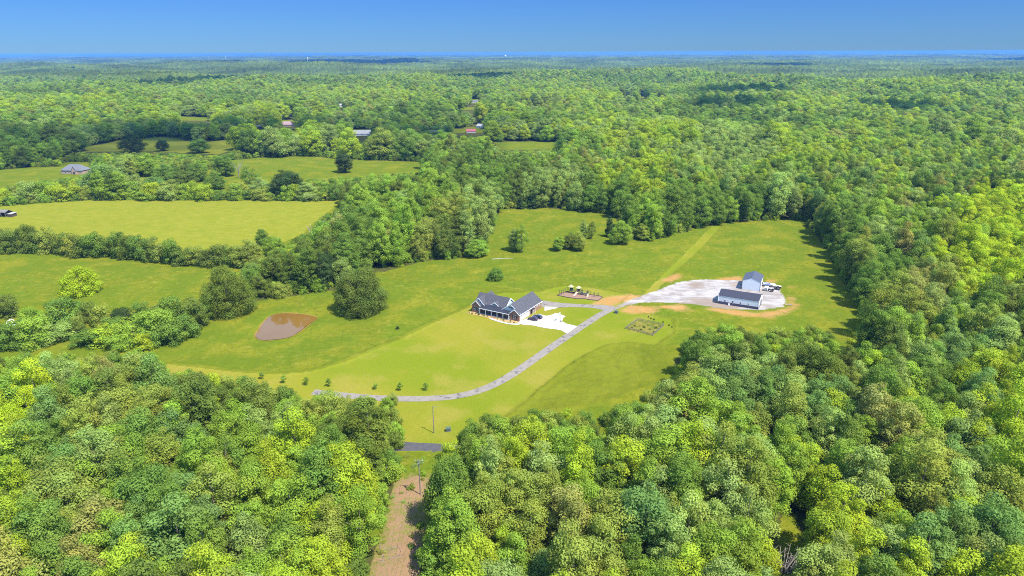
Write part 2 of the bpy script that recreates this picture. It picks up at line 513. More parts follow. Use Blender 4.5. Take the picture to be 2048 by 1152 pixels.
def plant(name, var, px, py, wpx, hpx, colkey, label, cat='tree', group=None, rot=None):
    """a single tree whose foot is at photo pixel (px, py), wpx wide and hpx high there"""
    p = ground(px, py)
    k, sdep = px_per_m(p)
    cdep = math.sqrt(1 - sdep ** 2)
    W = wpx / k
    Hm = max(2.0, (hpx / k - W * 0.30 * sdep) / cdep)
    s = (W / (2 * var['R']), W / (2 * var['R']), Hm / var['H'])
    return tree(name, var, p, s, random.uniform(0, 6.28) if rot is None else rot, PAL[colkey], label, cat, group)
# ---------------------------------------------------------------- where the woodland trees stand
HINTS = """30,800Y 60,780Y 20,830Y 100,775B 40,730B 90,745M 20,760B 150,755P 190,710O 210,725N 270,705P 310,725T 120,760P 200,780D 250,760O 330,740O
360,740P 370,770D 420,780D 440,760D 490,775D 150,830O 200,820O 110,810M 30,860L 60,890L 130,850M 240,840M 300,820O 280,850O 390,850T 340,830B 440,850B
360,800B 470,850B 120,900T 180,890P 250,890B 310,900O 320,920T 400,900B 20,910L 110,925T 90,980P 160,960B 210,970B 240,920O 300,960M 330,970M 420,930O
25,1040L 80,1045M 175,1050N 200,1080N 255,1050T 330,1060T 400,1040T 270,1100L 400,1090L 230,1110L 40,1130L 110,1110M 280,1140L 390,1140L 440,1130P 450,1050M
530,930B 560,920B 490,1000B 560,980B 600,1000B 580,890L 620,890B 660,890M 740,890D 700,940L 680,960L 740,960B 640,930M 780,970M 770,1010M 720,1000B 520,1020B
600,1010L 650,1040O 680,1060M 560,1060M 490,1070P 420,1090L 620,1100L 660,1120L 700,1060M 740,1090B 700,1140M 560,1140L 580,1110B 500,770M 540,785B 560,780D
590,775D 630,790O 660,830O 700,830D 720,810D 780,800D 770,820D 790,870N 520,850P 940,840D 970,840O 1010,830N 1060,830N 1110,860M 1165,830D 1200,850D 1240,840P
1300,810P 1330,830P 1220,890M 915,880M 890,910D 980,890B 1060,890L 1140,900B 1150,890B 960,930O 1010,940O 870,950T 910,950M 930,990O 960,1010O 1010,990O
1080,980O 1140,960B 1180,970B 1200,930M 1240,960T 1250,990T 1300,950B 1290,890P 1340,960B 870,1030B 1000,1040O 1140,1020N 1200,1030O 870,1050B 960,1110L
980,1080L 1020,1070L 1070,1070O 880,1110B 1000,1100B 1110,1090B 1160,1070O 1140,1130M 1090,1120P 1180,1110O 1230,1060L 1250,1070M 1300,1060P 1310,1090P
1260,1120M 1290,1140B 1200,1140O 1410,655D 1440,655B 1480,670D 1520,665M 1560,665D 1600,670M 1400,690M 1430,730P 1370,720D 1560,700D 1600,710D 1640,740D
1500,720P 1590,740P 1680,670B 1740,670P 1780,680D 1700,720D 1770,710T 1690,750O 1390,770O 1340,790P 1310,800P 1400,830N 1360,850P 1450,790T 1500,770T 1550,790T
1560,810O 1460,830B 1530,830O 1640,800T 1700,790T 1750,810N 1790,830N 1550,860B 1600,860M 1650,860P 1700,850M 1750,850P 1780,890B 1300,930B 1320,950B 1370,950M
1420,900L 1460,900O 1500,920O 1550,890L 1600,940L 1560,950L 1620,960L 1700,960M 1650,900M 1720,880B 1400,1000P 1460,1010P 1540,1030P 1350,1010O 1300,1020T
1310,1060P 1400,1090B 1470,1080B 1330,1120B 1450,1130B 1640,1020P 1680,1060P 1620,1070P 1720,1090P 1740,1130M 1660,1130P 1760,640M 1800,620M 1850,610P 1830,660B
1880,660B 1920,690T 1990,680T 1990,640P 1950,740L 2030,740L 1830,720P 1790,720M 1750,760M 1870,760M 1900,770M 1950,770T 2020,800L 2010,820L 1980,850O 2030,860O
1850,840B 1920,850P 1810,870B 1880,800M 1800,900T 1760,910P 1850,900O 1830,960L 1810,950B 1870,920O 1930,920T 1960,960P 2010,900B 2020,940P 2000,980O 1790,1010P
1880,1010O 1960,1020B 2020,1010M 1900,1080T 1960,1100T 2010,1080T 1750,1050P 1830,1130L 1800,1140B 1990,1060T 1620,430O 1650,460M 1700,440M 1750,450P 1660,480M
1700,480M 1760,430B 1850,450B 1900,440O 1980,410Y 2020,430Y 2040,450Y 1940,470Y 1900,480M 1780,520M 1720,500O 1740,570M 1700,540B 1880,490Y 1960,480Y 2000,490Y
1850,570N 1900,560O 1780,590O 1940,570L 2000,560Y 1960,600M 2010,590D 1770,630B 1820,600O 1870,620P 800,420B 860,400B 900,420O 960,410P 720,440M 780,470B
840,460O 900,460D 640,500D 690,490M 660,530K 850,380B 760,400B 700,540K 600,540M 560,530D 1080,380P 1130,370P 1200,380M 1250,380M 1290,400B 1350,410M
1430,400M 1500,410M 1560,400P 1450,320P 1500,290P 1420,290P 1290,350L 1210,370L 1930,520Y 2030,520Y 1990,450Y 2035,400Y 1900,430Y 40,815Y"""
HX, HY, HC = [], [], []
for tok in HINTS.split():
    a, b = tok[:-1].split(',')
    HX.append(float(a)); HY.append(float(b)); HC.append(tok[-1])
HX, HY = np.array(HX), np.array(HY)

KINDS = ['round', 'tall', 'broad', 'column', 'open']
def sample(y0, y1, spacing, half=0.86):
    pts = []
    j = 0
    y = y0
    while y < y1:
        lim = y * half + 30
        xs = np.arange(-lim, lim, spacing) + (spacing / 2 if j % 2 else 0)
        ys = np.full(xs.shape, y)
        pts.append(np.stack([xs, ys], 1))
        y += spacing * 0.87
        j += 1
    p = np.concatenate(pts)
    return p + rng.uniform(-0.36, 0.36, p.shape) * spacing

def blocked(x, y, h, r, polys=OPEN, z0=None):
    z = terr(x, y) if z0 is None else z0
    bad = np.zeros(x.shape, bool)
    for zf, rf in ((0, 0), (0, .5), (0, -.5), (.2, 0), (.4, .65), (.4, -.65), (.55, .2), (.7, .6), (.7, -.6), (.85, 0), (.97, 0)):
        px, py = project(x + r * rf, y, z + h * zf)
        for P in polys:
            xs_ = [q[0] for q in P]; ys_ = [q[1] for q in P]
            m = (px > min(xs_)) & (px < max(xs_)) & (py > min(ys_)) & (py < max(ys_)) & ~bad
            if m.any():
                bad[m] |= inside(px[m], py[m], P)
    return bad

def make_woods(y0, y1, spacing, size, far=False):
    p = sample(y0, y1, spacing)
    n = len(p)
    vi = rng.choice(len(VARIANTS), n, p=np.array([.28 / 3] * 3 + [.30 / 3] * 3 + [.09] * 2 + [.06] * 2 + [.06] * 2) / (.28 + .30 + .18 + .12 + .12))
    sc = rng.normal(1.0, 0.20 if far else 0.14, n).clip(.6, 1.5) * size
    hs = sc * rng.uniform(.9, 1.1, n)
    if far:
        vi = rng.choice(BYKIND['round'] + BYKIND['broad'] + BYKIND['tall'][:1], n)
        hs = (hs * .62 + .28) * .98
    hs = hs * np.where((p[:, 0] > -150) & (p[:, 0] < -80) & (p[:, 1] > 300) & (p[:, 1] < 365), .84, 1)     # lower growth round the pond
    if far:
        st = 1 + .16 * np.sin(p[:, 0] / 71 + 1.3 * np.sin(p[:, 1] / 160)) + .10 * np.sin(p[:, 1] / 97)
        hs = hs * st; sc = sc * (1 + (st - 1) * .6)
    Hh = np.array([v['H'] for v in VARIANTS])[vi] * hs
    Rr = np.array([v['R'] for v in VARIANTS])[vi] * sc
    keep = ~blocked(p[:, 0], p[:, 1], Hh, Rr)
    return p[keep], vi[keep], sc[keep], hs[keep], Hh[keep], Rr[keep]

def pick_colours(x, y, z, Hh):
    px, py = project(x, y, z + Hh * .72)
    out = []
    n = len(x)
    u = rng.random(n); v = rng.random(n)
    keys = list('LBMTOPDN')
    for i in range(n):
        far = y[i] > 560
        d = np.hypot(HX - px[i], HY - py[i])
        k = int(d.argmin())
        if d[k] < 42 and u[i] < .86:
            out.append(HC[k]); continue
        stand = math.sin(x[i] / 83 + 1.1 * math.sin(y[i] / 140)) + math.sin(y[i] / 117 + x[i] / 260) + .8 * (v[i] - .5)
        if stand > 1.05:
            out.append('LPBL'[int(u[i] * 997) % 4]); continue
        if stand < -1.05:
            out.append('MDBM'[int(u[i] * 997) % 4]); continue
        if far:
            wts = [.17, .32, .16, .03, .11, .17, .03, .01]
        else:
            wts = [.08, .23, .23, .10, .15, .12, .06, .03]
        out.append(keys[int(np.searchsorted(np.cumsum(wts), v[i] * .9999))])
    return out

w1 = make_woods(62, 330, 8.3, 1.0)
w2 = make_woods(330, 760, 9.6, 1.16)
near = tuple(np.concatenate([a, b]) for a, b in zip(w1, w2))
far = make_woods(760, 3000, 15.5, 1.72, True)
WP = np.concatenate([near[0], far[0]]); WV = np.concatenate([near[1], far[1]]); WS = np.concatenate([near[2], far[2]])
WHS = np.concatenate([near[3], far[3]]); WH = np.concatenate([near[4], far[4]]); WR = np.concatenate([near[5], far[5]])
WZ = terr(WP[:, 0], WP[:, 1])
WC = pick_colours(WP[:, 0], WP[:, 1], WZ, WH)

# bushes under the outermost trees of the woods
ep = sample(80, 900, 5.2)
eh = rng.uniform(4, 8.5, len(ep)); er = eh * rng.uniform(.42, .6, len(ep))
e_in = ~blocked(ep[:, 0], ep[:, 1], eh, er)
e_edge = blocked(ep[:, 0], ep[:, 1], eh * 0.2, er * 0 + 9.0) | blocked(ep[:, 0], ep[:, 1] , eh * 0 + 26, er * .3)
e_edge |= blocked(ep[:, 0], ep[:, 1] - 7, eh * .1, er * .2)
em = e_in & e_edge
EP, EH, ER = ep[em], eh[em], er[em]

# ---------------------------------------------------------------- ground
def axis(fine0, fine1, step, lo, hi, grow):
    mid = np.arange(fine0, fine1 + step / 2, step)
    up, d, v = [], step, mid[-1]
    while v < hi:
        d *= grow; v += d; up.append(v)
    dn, d, v = [], step, mid[0]
    while v > lo:
        d *= grow; v -= d; dn.append(v)
    return np.array(dn[::-1] + list(mid) + up)
gx = axis(-165, 185, 1.0, -31000, 31000, 1.022)
gy = axis(112, 430, 1.0, -900, 33000, 1.0155)
GX, GY = np.meshgrid(gx, gy)
NX, NY = len(gx), len(gy)
vx, vy = GX.ravel(), GY.ravel()
vz = terr(vx, vy)
infront = vy > 40
ppx, ppy = project(vx, np.maximum(vy, 41), vz)
def zone(polys):
    m = np.zeros(vx.shape, bool)
    for P in polys:
        xs_ = [q[0] for q in P]; ys_ = [q[1] for q in P]
        b = infront & (ppx > min(xs_)) & (ppx < max(xs_)) & (ppy > min(ys_)) & (ppy < max(ys_))
        m[b] |= inside(ppx[b], ppy[b], P)
    return m.astype(np.float32)
z_lawn = np.maximum(zone([LAWN]), 0)
z_strip = zone([LAWN_STRIP])
z_dirt = zone(DIRT)   # softened below
z_gravel = zone([GRAVEL])
z_straw = zone(STRAW)
z_tall = zone([TALL])
z_garden = zone([GARDEN])
z_cut = zone([CUT])
z_pond = zone([POND])
z_open = zone(OPEN)
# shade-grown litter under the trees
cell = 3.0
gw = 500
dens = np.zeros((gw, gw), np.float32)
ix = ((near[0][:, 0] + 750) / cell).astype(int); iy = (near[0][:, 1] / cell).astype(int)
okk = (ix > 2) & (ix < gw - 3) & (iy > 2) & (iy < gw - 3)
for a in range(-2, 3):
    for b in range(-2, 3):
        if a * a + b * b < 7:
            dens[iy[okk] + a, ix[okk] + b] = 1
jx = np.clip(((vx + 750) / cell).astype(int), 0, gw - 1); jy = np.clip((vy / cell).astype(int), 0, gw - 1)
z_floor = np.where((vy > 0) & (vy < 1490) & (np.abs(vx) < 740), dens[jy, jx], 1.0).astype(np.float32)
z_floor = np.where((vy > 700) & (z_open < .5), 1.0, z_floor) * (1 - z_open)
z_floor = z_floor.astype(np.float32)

def blur2(a, k):
    a = a.reshape(NY, NX)
    for ax in (0, 1):
        c = np.cumsum(np.insert(a, 0, 0, axis=ax), axis=ax)
        n_ = a.shape[ax]
        i0 = np.clip(np.arange(n_) - k, 0, n_); i1 = np.clip(np.arange(n_) + k + 1, 0, n_)
        s = np.take(c, i1, axis=ax) - np.take(c, i0, axis=ax)
        a = s / (i1 - i0).reshape((-1, 1) if ax == 0 else (1, -1))
    return a.ravel()
z_dirt_s = blur2(blur2(z_dirt, 2), 2).astype(np.float32); z_gravel_s = blur2(blur2(z_gravel, 1), 2).astype(np.float32); z_tall_s = blur2(z_tall, 3).astype(np.float32)
rim = ((blur2(z_lawn, 2) > .05) & (z_lawn < .5) & (z_gravel < .5) & (z_strip < .5) & (vy > 200)).astype(np.float32)
z_tall_s = np.maximum(z_tall_s, rim)
rough = (1 - z_lawn) * (1 - z_strip) * (1 - z_gravel) * (1 - z_pond)
rough = blur2(rough, 1)
noise1 = rng.normal(size=vx.shape)
noise5 = blur2(rng.normal(size=vx.shape), 3) * 7
noise15 = blur2(blur2(rng.normal(size=vx.shape), 9), 9) * 25
fine = ((vx > -330) & (vx < 350) & (vy > 100) & (vy < 620))
gz = vz + np.where(fine, rough * (0.15 + 0.05 * noise1 + 0.10 * noise5 + .18 * noise15) + z_tall * (0.25 + .07 * noise1 + .10 * noise5) + rim * (.38 + .05 * noise1), 0)
gz -= blur2(z_pond, 2) * 0.9
gz += z_garden * fine * np.abs(noise1) * .12
me = bpy.data.meshes.new('ground')
nv = NX * NY
co = np.stack([vx, vy, gz], 1).astype(np.float32)
me.vertices.add(nv); me.vertices.foreach_set('co', co.ravel())
I = np.arange(nv).reshape(NY, NX)
quads = np.stack([I[:-1, :-1], I[:-1, 1:], I[1:, 1:], I[1:, :-1]], -1).reshape(-1, 4)
nq = len(quads)
me.loops.add(nq * 4); me.polygons.add(nq)
me.loops.foreach_set('vertex_index', quads.ravel().astype(np.int32))
me.polygons.foreach_set('loop_start', np.arange(0, nq * 4, 4, dtype=np.int32))
me.polygons.foreach_set('loop_total', np.full(nq, 4, np.int32))
me.polygons.foreach_set('use_smooth', np.ones(nq, bool))
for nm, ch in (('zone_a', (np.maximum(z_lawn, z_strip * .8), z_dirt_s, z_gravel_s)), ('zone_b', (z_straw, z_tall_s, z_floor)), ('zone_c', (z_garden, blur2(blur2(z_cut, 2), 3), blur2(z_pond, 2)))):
    at = me.attributes.new(nm, 'FLOAT_COLOR', 'POINT')
    c4 = np.ones((nv, 4), np.float32)
    for i in range(3):
        c4[:, i] = ch[i]
    at.data.foreach_set('color', c4.ravel())
me.update(calc_edges=True)
ground_o = bpy.data.objects.new('ground', me)
COL.objects.link(ground_o)
tag(ground_o, kind='structure')

def ground_material():
    m = bpy.data.materials.new('meadow and soil')
    m.use_nodes = True
    n, l = m.node_tree.nodes, m.node_tree.links
    b = n['Principled BSDF']
    b.inputs['Roughness'].default_value = 0.95
    b.inputs['Specular IOR Level'].default_value = 0.0
    tc = n.new('ShaderNodeTexCoord')
    def noise(scale, detail=4, stretch=None, rough=0.55):
        t = n.new('ShaderNodeTexNoise')
        t.inputs['Scale'].default_value = scale; t.inputs['Detail'].default_value = detail; t.inputs['Roughness'].default_value = rough
        if stretch:
            mp = n.new('ShaderNodeMapping'); mp.inputs['Scale'].default_value = stretch[0]; mp.inputs['Rotation'].default_value = (0, 0, stretch[1])
            l.new(tc.outputs['Object'], mp.inputs['Vector']); l.new(mp.outputs[0], t.inputs['Vector'])
        else:
            l.new(tc.outputs['Object'], t.inputs['Vector'])
        return t.outputs[0]
    def ramp(v, lo, hi):
        r = n.new('ShaderNodeMapRange'); r.interpolation_type = 'SMOOTHSTEP'
        r.inputs[1].default_value, r.inputs[2].default_value = lo, hi
        l.new(v, r.inputs[0]); return r.outputs[0]
    def mix(f, a, c, mode='MIX'):
        x = n.new('ShaderNodeMix'); x.data_type = 'RGBA'; x.blend_type = mode
        for s, v in ((0, f), (6, a), (7, c)):
            if isinstance(v, (int, float)): x.inputs[s].default_value = v
            elif isinstance(v, tuple): x.inputs[s].default_value = (*v, 1)
            else: l.new(v, x.inputs[s])
        return x.outputs[2]
    def math_(op, a, c):
        x = n.new('ShaderNodeMath'); x.operation = op
        for s, v in ((0, a), (1, c)):
            if isinstance(v, (int, float)): x.inputs[s].default_value = v
            else: l.new(v, x.inputs[s])
        return x.outputs[0]
    def attr(nm):
        a = n.new('ShaderNodeAttribute'); a.attribute_name = nm
        s = n.new('ShaderNodeSeparateColor'); l.new(a.outputs['Color'], s.inputs[0]); return s.outputs
    za, zb, zc = attr('zone_a'), attr('zone_b'), attr('zone_c')
    big, med, small, tiny = noise(0.013, 3), noise(0.06, 4), noise(0.33, 4), noise(1.6, 3)
    fine_n = noise(0.9, 5, None, .7)
    streak = noise(0.14, 5, ((1, 1.7, 1), R_(20)), .65)
    def edge(z, wob=0.55):        # breaks up the outline of a zone
        return ramp(math_('ADD', z, math_('MULTIPLY', math_('SUBTRACT', small, 0.5), wob * 2)), 0.35, 0.65)
    c = mix(ramp(big, .35, .65), (0.100, 0.138, 0.0085), (0.150, 0.172, 0.012))
    c = mix(ramp(med, .40, .60), c, (0.090, 0.145, 0.009))
    c = mix(math_('MULTIPLY', ramp(streak, .50, .70), .34), c, (0.205, 0.205, 0.028))
    tuft = noise(0.55, 5, None, .62)
    c = mix(math_('MULTIPLY', ramp(tuft, .50, .66), .60), c, (0.062, 0.096, 0.008))
    c = mix(math_('MULTIPLY', ramp(small, .54, .70), .45), c, (0.215, 0.220, 0.030))
    c = mix(math_('MULTIPLY', ramp(tiny, .55, .75), .30), c, (0.070, 0.100, 0.012))
    c = mix(math_('MULTIPLY', ramp(math_('MULTIPLY', big, med), .20, .30), .45), c, (0.085, 0.128, 0.008))
    # mown lawn
    wv = n.new('ShaderNodeTexWave'); wv.inputs['Scale'].default_value = 0.115; wv.inputs['Distortion'].default_value = 1.2; wv.inputs['Detail'].default_value = 2
    wm = n.new('ShaderNodeMapping'); wm.inputs['Rotation'].default_value = (0, 0, R_(-38))
    l.new(tc.outputs['Object'], wm.inputs['Vector']); l.new(wm.outputs[0], wv.inputs['Vector'])
    lw = mix(ramp(big, .40, .60), (0.128, 0.178, 0.010), (0.190, 0.200, 0.020))
    lw = mix(math_('MULTIPLY', ramp(med, .48, .66), .6), lw, (0.215, 0.205, 0.036))
    lw = mix(math_('MULTIPLY', wv.outputs['Fac'], .11), lw, (0.120, 0.165, 0.012))
    lw = mix(math_('MULTIPLY', ramp(tiny, .5, .75), .18), lw, (0.100, 0.130, 0.012))
    c = mix(ramp(za[0], .3, .7), c, lw)
    # pale hay fields
    st = mix(ramp(streak, .35, .65), (0.148, 0.188, 0.014), (0.186, 0.206, 0.022))
    st = mix(math_('MULTIPLY', ramp(med, .5, .75), .5), st, (0.122, 0.172, 0.014))
    c = mix(edge(zb[0], .3), c, st)
    # uncut rank grass
    tl = mix(ramp(med, .38, .58), (0.085, 0.120, 0.008), (0.160, 0.175, 0.014))
    tl = mix(math_('MULTIPLY', ramp(small, .5, .7), .6), tl, (0.060, 0.085, 0.010))
    c = mix(math_('MULTIPLY', ramp(math_('ADD', zb[1], math_('MULTIPLY', math_('SUBTRACT', med, .5), .8)), .2, .9), .5), c, tl)
    # garden weeds, cleared strip
    gd = mix(ramp(small, .42, .6), (0.165, 0.160, 0.030), (0.095, 0.120, 0.016))
    gd = mix(math_('MULTIPLY', ramp(tiny, .60, .72), .8), gd, (0.42, 0.36, 0.24))
    c = mix(zc[0], c, gd)
    ct = mix(ramp(tuft, .42, .60), (0.190, 0.158, 0.075), (0.130, 0.160, 0.030))
    ct = mix(math_('MULTIPLY', ramp(math_('ADD', math_('MULTIPLY', tiny, .5), math_('MULTIPLY', med, .6)), .48, .62), .8), ct, (0.240, 0.158, 0.090))
    c = mix(ramp(math_('ADD', zc[1], math_('MULTIPLY', math_('SUBTRACT', fine_n, .5), 1.3)), .25, .75), c, ct)
    # litter under trees
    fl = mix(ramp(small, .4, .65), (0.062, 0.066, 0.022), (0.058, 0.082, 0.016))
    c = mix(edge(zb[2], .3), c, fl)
    # bare clay, gravel
    di = mix(ramp(small, .35, .65), (0.330, 0.190, 0.056), (0.285, 0.195, 0.066))
    di = mix(math_('MULTIPLY', ramp(med, .45, .7), .5), di, (0.40, 0.255, 0.105))
    dz = math_('ADD', za[1], math_('ADD', math_('MULTIPLY', math_('SUBTRACT', fine_n, .5), .9), math_('MULTIPLY', math_('SUBTRACT', streak, .5), 1.1)))
    c = mix(math_('MULTIPLY', ramp(dz, .20, .85), .92), c, di)
    gst = noise(0.075, 6, ((1, 1.9, 1), R_(-30)), .7)
    gv = mix(ramp(gst, .38, .62), (0.215, 0.212, 0.180), (0.345, 0.362, 0.330))
    gv = mix(math_('MULTIPLY', ramp(med, .48, .62), .85), gv, (0.200, 0.170, 0.125))
    gv = mix(math_('MULTIPLY', ramp(tiny, .5, .7), .35), gv, (0.20, 0.20, 0.18))
    c = mix(edge(za[2], .40), c, gv)
    mud = mix(ramp(small, .4, .6), (0.30, 0.17, 0.05), (0.23, 0.135, 0.045))
    c = mix(ramp(math_('ADD', zc[2], math_('MULTIPLY', math_('SUBTRACT', fine_n, .5), .5)), .28, .6), c, mud)
    c = mix(1.0, c, (0.82, 0.72, 0.74), 'MULTIPLY')
    l.new(c, b.inputs['Base Color'])
    bp = n.new('ShaderNodeBump'); bp.inputs['Strength'].default_value = 0.7; bp.inputs['Distance'].default_value = 0.35
    l.new(math_('ADD', small, tiny), bp.inputs['Height']); l.new(bp.outputs[0], b.inputs['Normal'])
    return m
me.materials.append(ground_material())

# ---------------------------------------------------------------- roads, drives, water
def resample(pts, step):
    P = [Vector((p[0], p[1], 0)) for p in pts]
    out = []
    for i in range(len(P) - 1):
        p0, p1, p2, p3 = P[max(i - 1, 0)], P[i], P[i + 1], P[min(i + 2, len(P) - 1)]
        n = max(2, int((p2 - p1).length / step))
        for k in range(n):
            t = k / n
            out.append(0.5 * ((2 * p1) + (-p0 + p2) * t + (2 * p0 - 5 * p1 + 4 * p2 - p3) * t * t + (-p0 + 3 * p1 - 3 * p2 + p3) * t ** 3))
    out.append(P[-1])
    return out
def strip(name, pix, width, mat, lift, step=1.5, wob=0.0, world=None):
    c = resample(world or [ground(*p) for p in pix], step)
    vs, fs = [], []
    nw = 6
    for i, p in enumerate(c):
        d = (c[min(i + 1, len(c) - 1)] - c[max(i - 1, 0)]).normalized()
        nrm = Vector((-d.y, d.x, 0))
        wd = width(i / (len(c) - 1)) if callable(width) else width
        wl_, wr_ = wd / 2 + random.uniform(-wob, wob), wd / 2 + random.uniform(-wob, wob)
        for k in range(nw + 1):
            q = p + nrm * (-wl_ + (wl_ + wr_) * k / nw)
            vs.append((q.x, q.y, float(terr(q.x, q.y)) + lift + (0.03 if 0 < k < nw else 0)))
    for i in range(len(c) - 1):
        for k in range(nw):
            a = i * (nw + 1) + k
            fs.append((a, a + 1, a + nw + 2, a + nw + 1))
    return tag(mesh_obj(name, vs, fs, mat, smooth_shade=True), kind='structure')
def sheet(name, poly, mat, lift, kind='structure', cuts=0):
    bm = bmesh.new()
    vs = [bm.verts.new((p.x, p.y, 0)) for p in poly]
    bm.faces.new(vs)
    bmesh.ops.recalc_face_normals(bm, faces=bm.faces)
    if bm.faces[:][0].normal.z < 0:
        bmesh.ops.reverse_faces(bm, faces=bm.faces)
    bmesh.ops.triangulate(bm, faces=bm.faces)
    for v in bm.verts:
        v.co.z = float(terr(v.co.x, v.co.y)) + lift
    me_ = bpy.data.meshes.new(name); bm.to_mesh(me_); bm.free()
    me_.materials.append(mat)
    o = bpy.data.objects.new(name, me_); COL.objects.link(o)
    return tag(o, kind=kind) if kind else o

def asphalt(name, c1, c2, stain, amt, scale=.35):
    m = weathered(name, c1, c2, 0.5, 0.9, 0.15)
    n, l = m.node_tree.nodes, m.node_tree.links
    b = n['Principled BSDF']
    base = b.inputs['Base Color'].links[0].from_socket
    t = n.new('ShaderNodeTexNoise'); t.inputs['Scale'].default_value = scale; t.inputs['Detail'].default_value = 5; t.inputs['Roughness'].default_value = .65
    tc = n.new('ShaderNodeTexCoord'); l.new(tc.outputs['Object'], t.inputs['Vector'])
    r = n.new('ShaderNodeMapRange'); r.inputs[1].default_value, r.inputs[2].default_value, r.inputs[4].default_value = .56, .62, amt
    l.new(t.outputs[0], r.inputs[0])
    x = n.new('ShaderNodeMix'); x.data_type = 'RGBA'; x.inputs[7].default_value = (*stain, 1)
    l.new(r.outputs[0], x.inputs[0]); l.new(base, x.inputs[6]); l.new(x.outputs[2], b.inputs['Base Color'])
    return m
DRIVE = asphalt('worn asphalt', (0.172, 0.148, 0.122), (0.142, 0.124, 0.104), (0.066, 0.060, 0.057), .8)
ROAD = asphalt('road asphalt', (0.050, 0.048, 0.049), (0.062, 0.059, 0.060), (0.038, 0.037, 0.039), .5)
CONC = weathered('concrete', (0.37, 0.345, 0.30), (0.30, 0.28, 0.245), 0.35, 0.9, 0.2)
dv = [(626, 784), (660, 788), (735, 795), (800, 797.5), (860, 797), (915, 792), (965, 779), (1010, 757.5), (1060, 724.5), (1118, 684), (1170, 649), (1205, 627), (1232, 614.5)]
strip('driveway', dv, 3.9, DRIVE, 0.05)
strip('house_driveway', [(1080, 607), (1110, 610), (1150, 611), (1195, 613.5), (1222, 617.5)], lambda t: 9.5 - 5.2 * min(1, t * 2.2) + (4.0 * max(0, t - .72) / .28), DRIVE, 0.065)
ra, rb = ground(800, 893.5), ground(890, 898)
rdv = (rb - ra).normalized()
strip('road', None, 5.7, ROAD, 0.05, 3.0, .12, world=[ra - rdv * 330, ra - rdv * 160, ra - rdv * 60, ra, rb, rb + rdv * 60, rb + rdv * 160, rb + rdv * 330])
conc_px = [(1034, 645), (1046, 649.5), (1066, 651), (1091, 656.5), (1113, 659), (1123, 661), (1134, 667.5), (1143, 661), (1155, 653), (1146, 650.5), (1134, 648), (1124, 643), (1126, 637),
           (1131, 632.5), (1111, 626), (1106, 629), (1093, 632), (1077, 628)]
sheet('concrete_apron', [ground(*p) for p in conc_px], CONC, 0.075)
sheet('rear_walk', [ground(*p) for p in [(1089, 613.5), (1112, 614), (1116, 616), (1098, 620), (1089, 622)]], CONC, 0.085)
def water_material():
    m = weathered('muddy water', (0.125, 0.068, 0.013), (0.108, 0.058, 0.012), 0.05, 0.3, 0.0)
    n, l = m.node_tree.nodes, m.node_tree.links
    p = n['Principled BSDF']
    col = p.inputs['Base Color'].links[0].from_socket
    d = n.new('ShaderNodeBsdfDiffuse'); g = n.new('ShaderNodeBsdfGlossy'); f = n.new('ShaderNodeFresnel'); x = n.new('ShaderNodeMixShader')
    f.inputs[0].default_value = 1.33
    g.inputs['Roughness'].default_value = 0.015
    l.new(col, d.inputs[0]); l.new(f.outputs[0], x.inputs[0]); l.new(d.outputs[0], x.inputs[1]); l.new(g.outputs[0], x.inputs[2])
    l.new(x.outputs[0], n['Material Output'].inputs['Surface'])
    n.remove(p)
    return m
WATER = water_material()
def shrink(poly, f):
    c = sum((Vector(p) for p in poly), Vector((0, 0))) / len(poly)
    return [tuple(c + (Vector(p) - c) * f) for p in poly]
pw = resample([ground(*p) for p in shrink(POND, .985) + shrink(POND, .985)[:1]], 2.0)[:-1]
wat = sheet('pond_water', pw, WATER, -0.12)

# ---------------------------------------------------------------- woodland: the largest trees one by one, the rest as one object
LONE = []            # (name, variant, foot px, foot py, width px, height px, colour, label, category, group)
def lone(*a): LONE.append(a)
V = lambda kind, i=0: VARIANTS[BYKIND[kind][i % len(BYKIND[kind])]]
lone('broadleaf_tree', OAK[0], 724, 620, 108, 96, 'D', 'huge spreading olive oak standing alone right of the muddy pond', 'tree', None)
lone('broadleaf_tree', OAK[1], 458, 626, 98, 94, 'D', 'large dark green oak at the wood corner left of the pond', 'tree', None)
lone('broadleaf_tree', DOME[0], 163, 587, 66, 50, 'Y', 'low domed lime-yellow tree alone in the left field', 'tree', None)
lone('bush', BUSH[0], 991, 560, 31, 27, 'M', 'round dark green bush alone in the pasture behind the house', 'bush', None)
lone('bush', SHRUB[0], 795, 660, 8, 9, 'K', 'tiny dark bush on the mown edge between oak and house', 'bush', None)
for i, (x, y, h) in enumerate([(525, 758, 15), (568, 766, 17), (612, 770, 17), (658, 773, 17), (752, 778, 14), (800, 781, 17), (851, 781, 17)]):
    lone('sapling', SAPLING[i % 2], x, y, 11, h, 'M' if i not in (1, 4) else 'B', ('leftmost' if i == 0 else ORD[i + 1]) + ' young sapling from the left in the row along the curved drive'
         if i < 6 else 'rightmost young sapling in the row, nearest the light pole', 'sapling', 'saplings along the driveway')
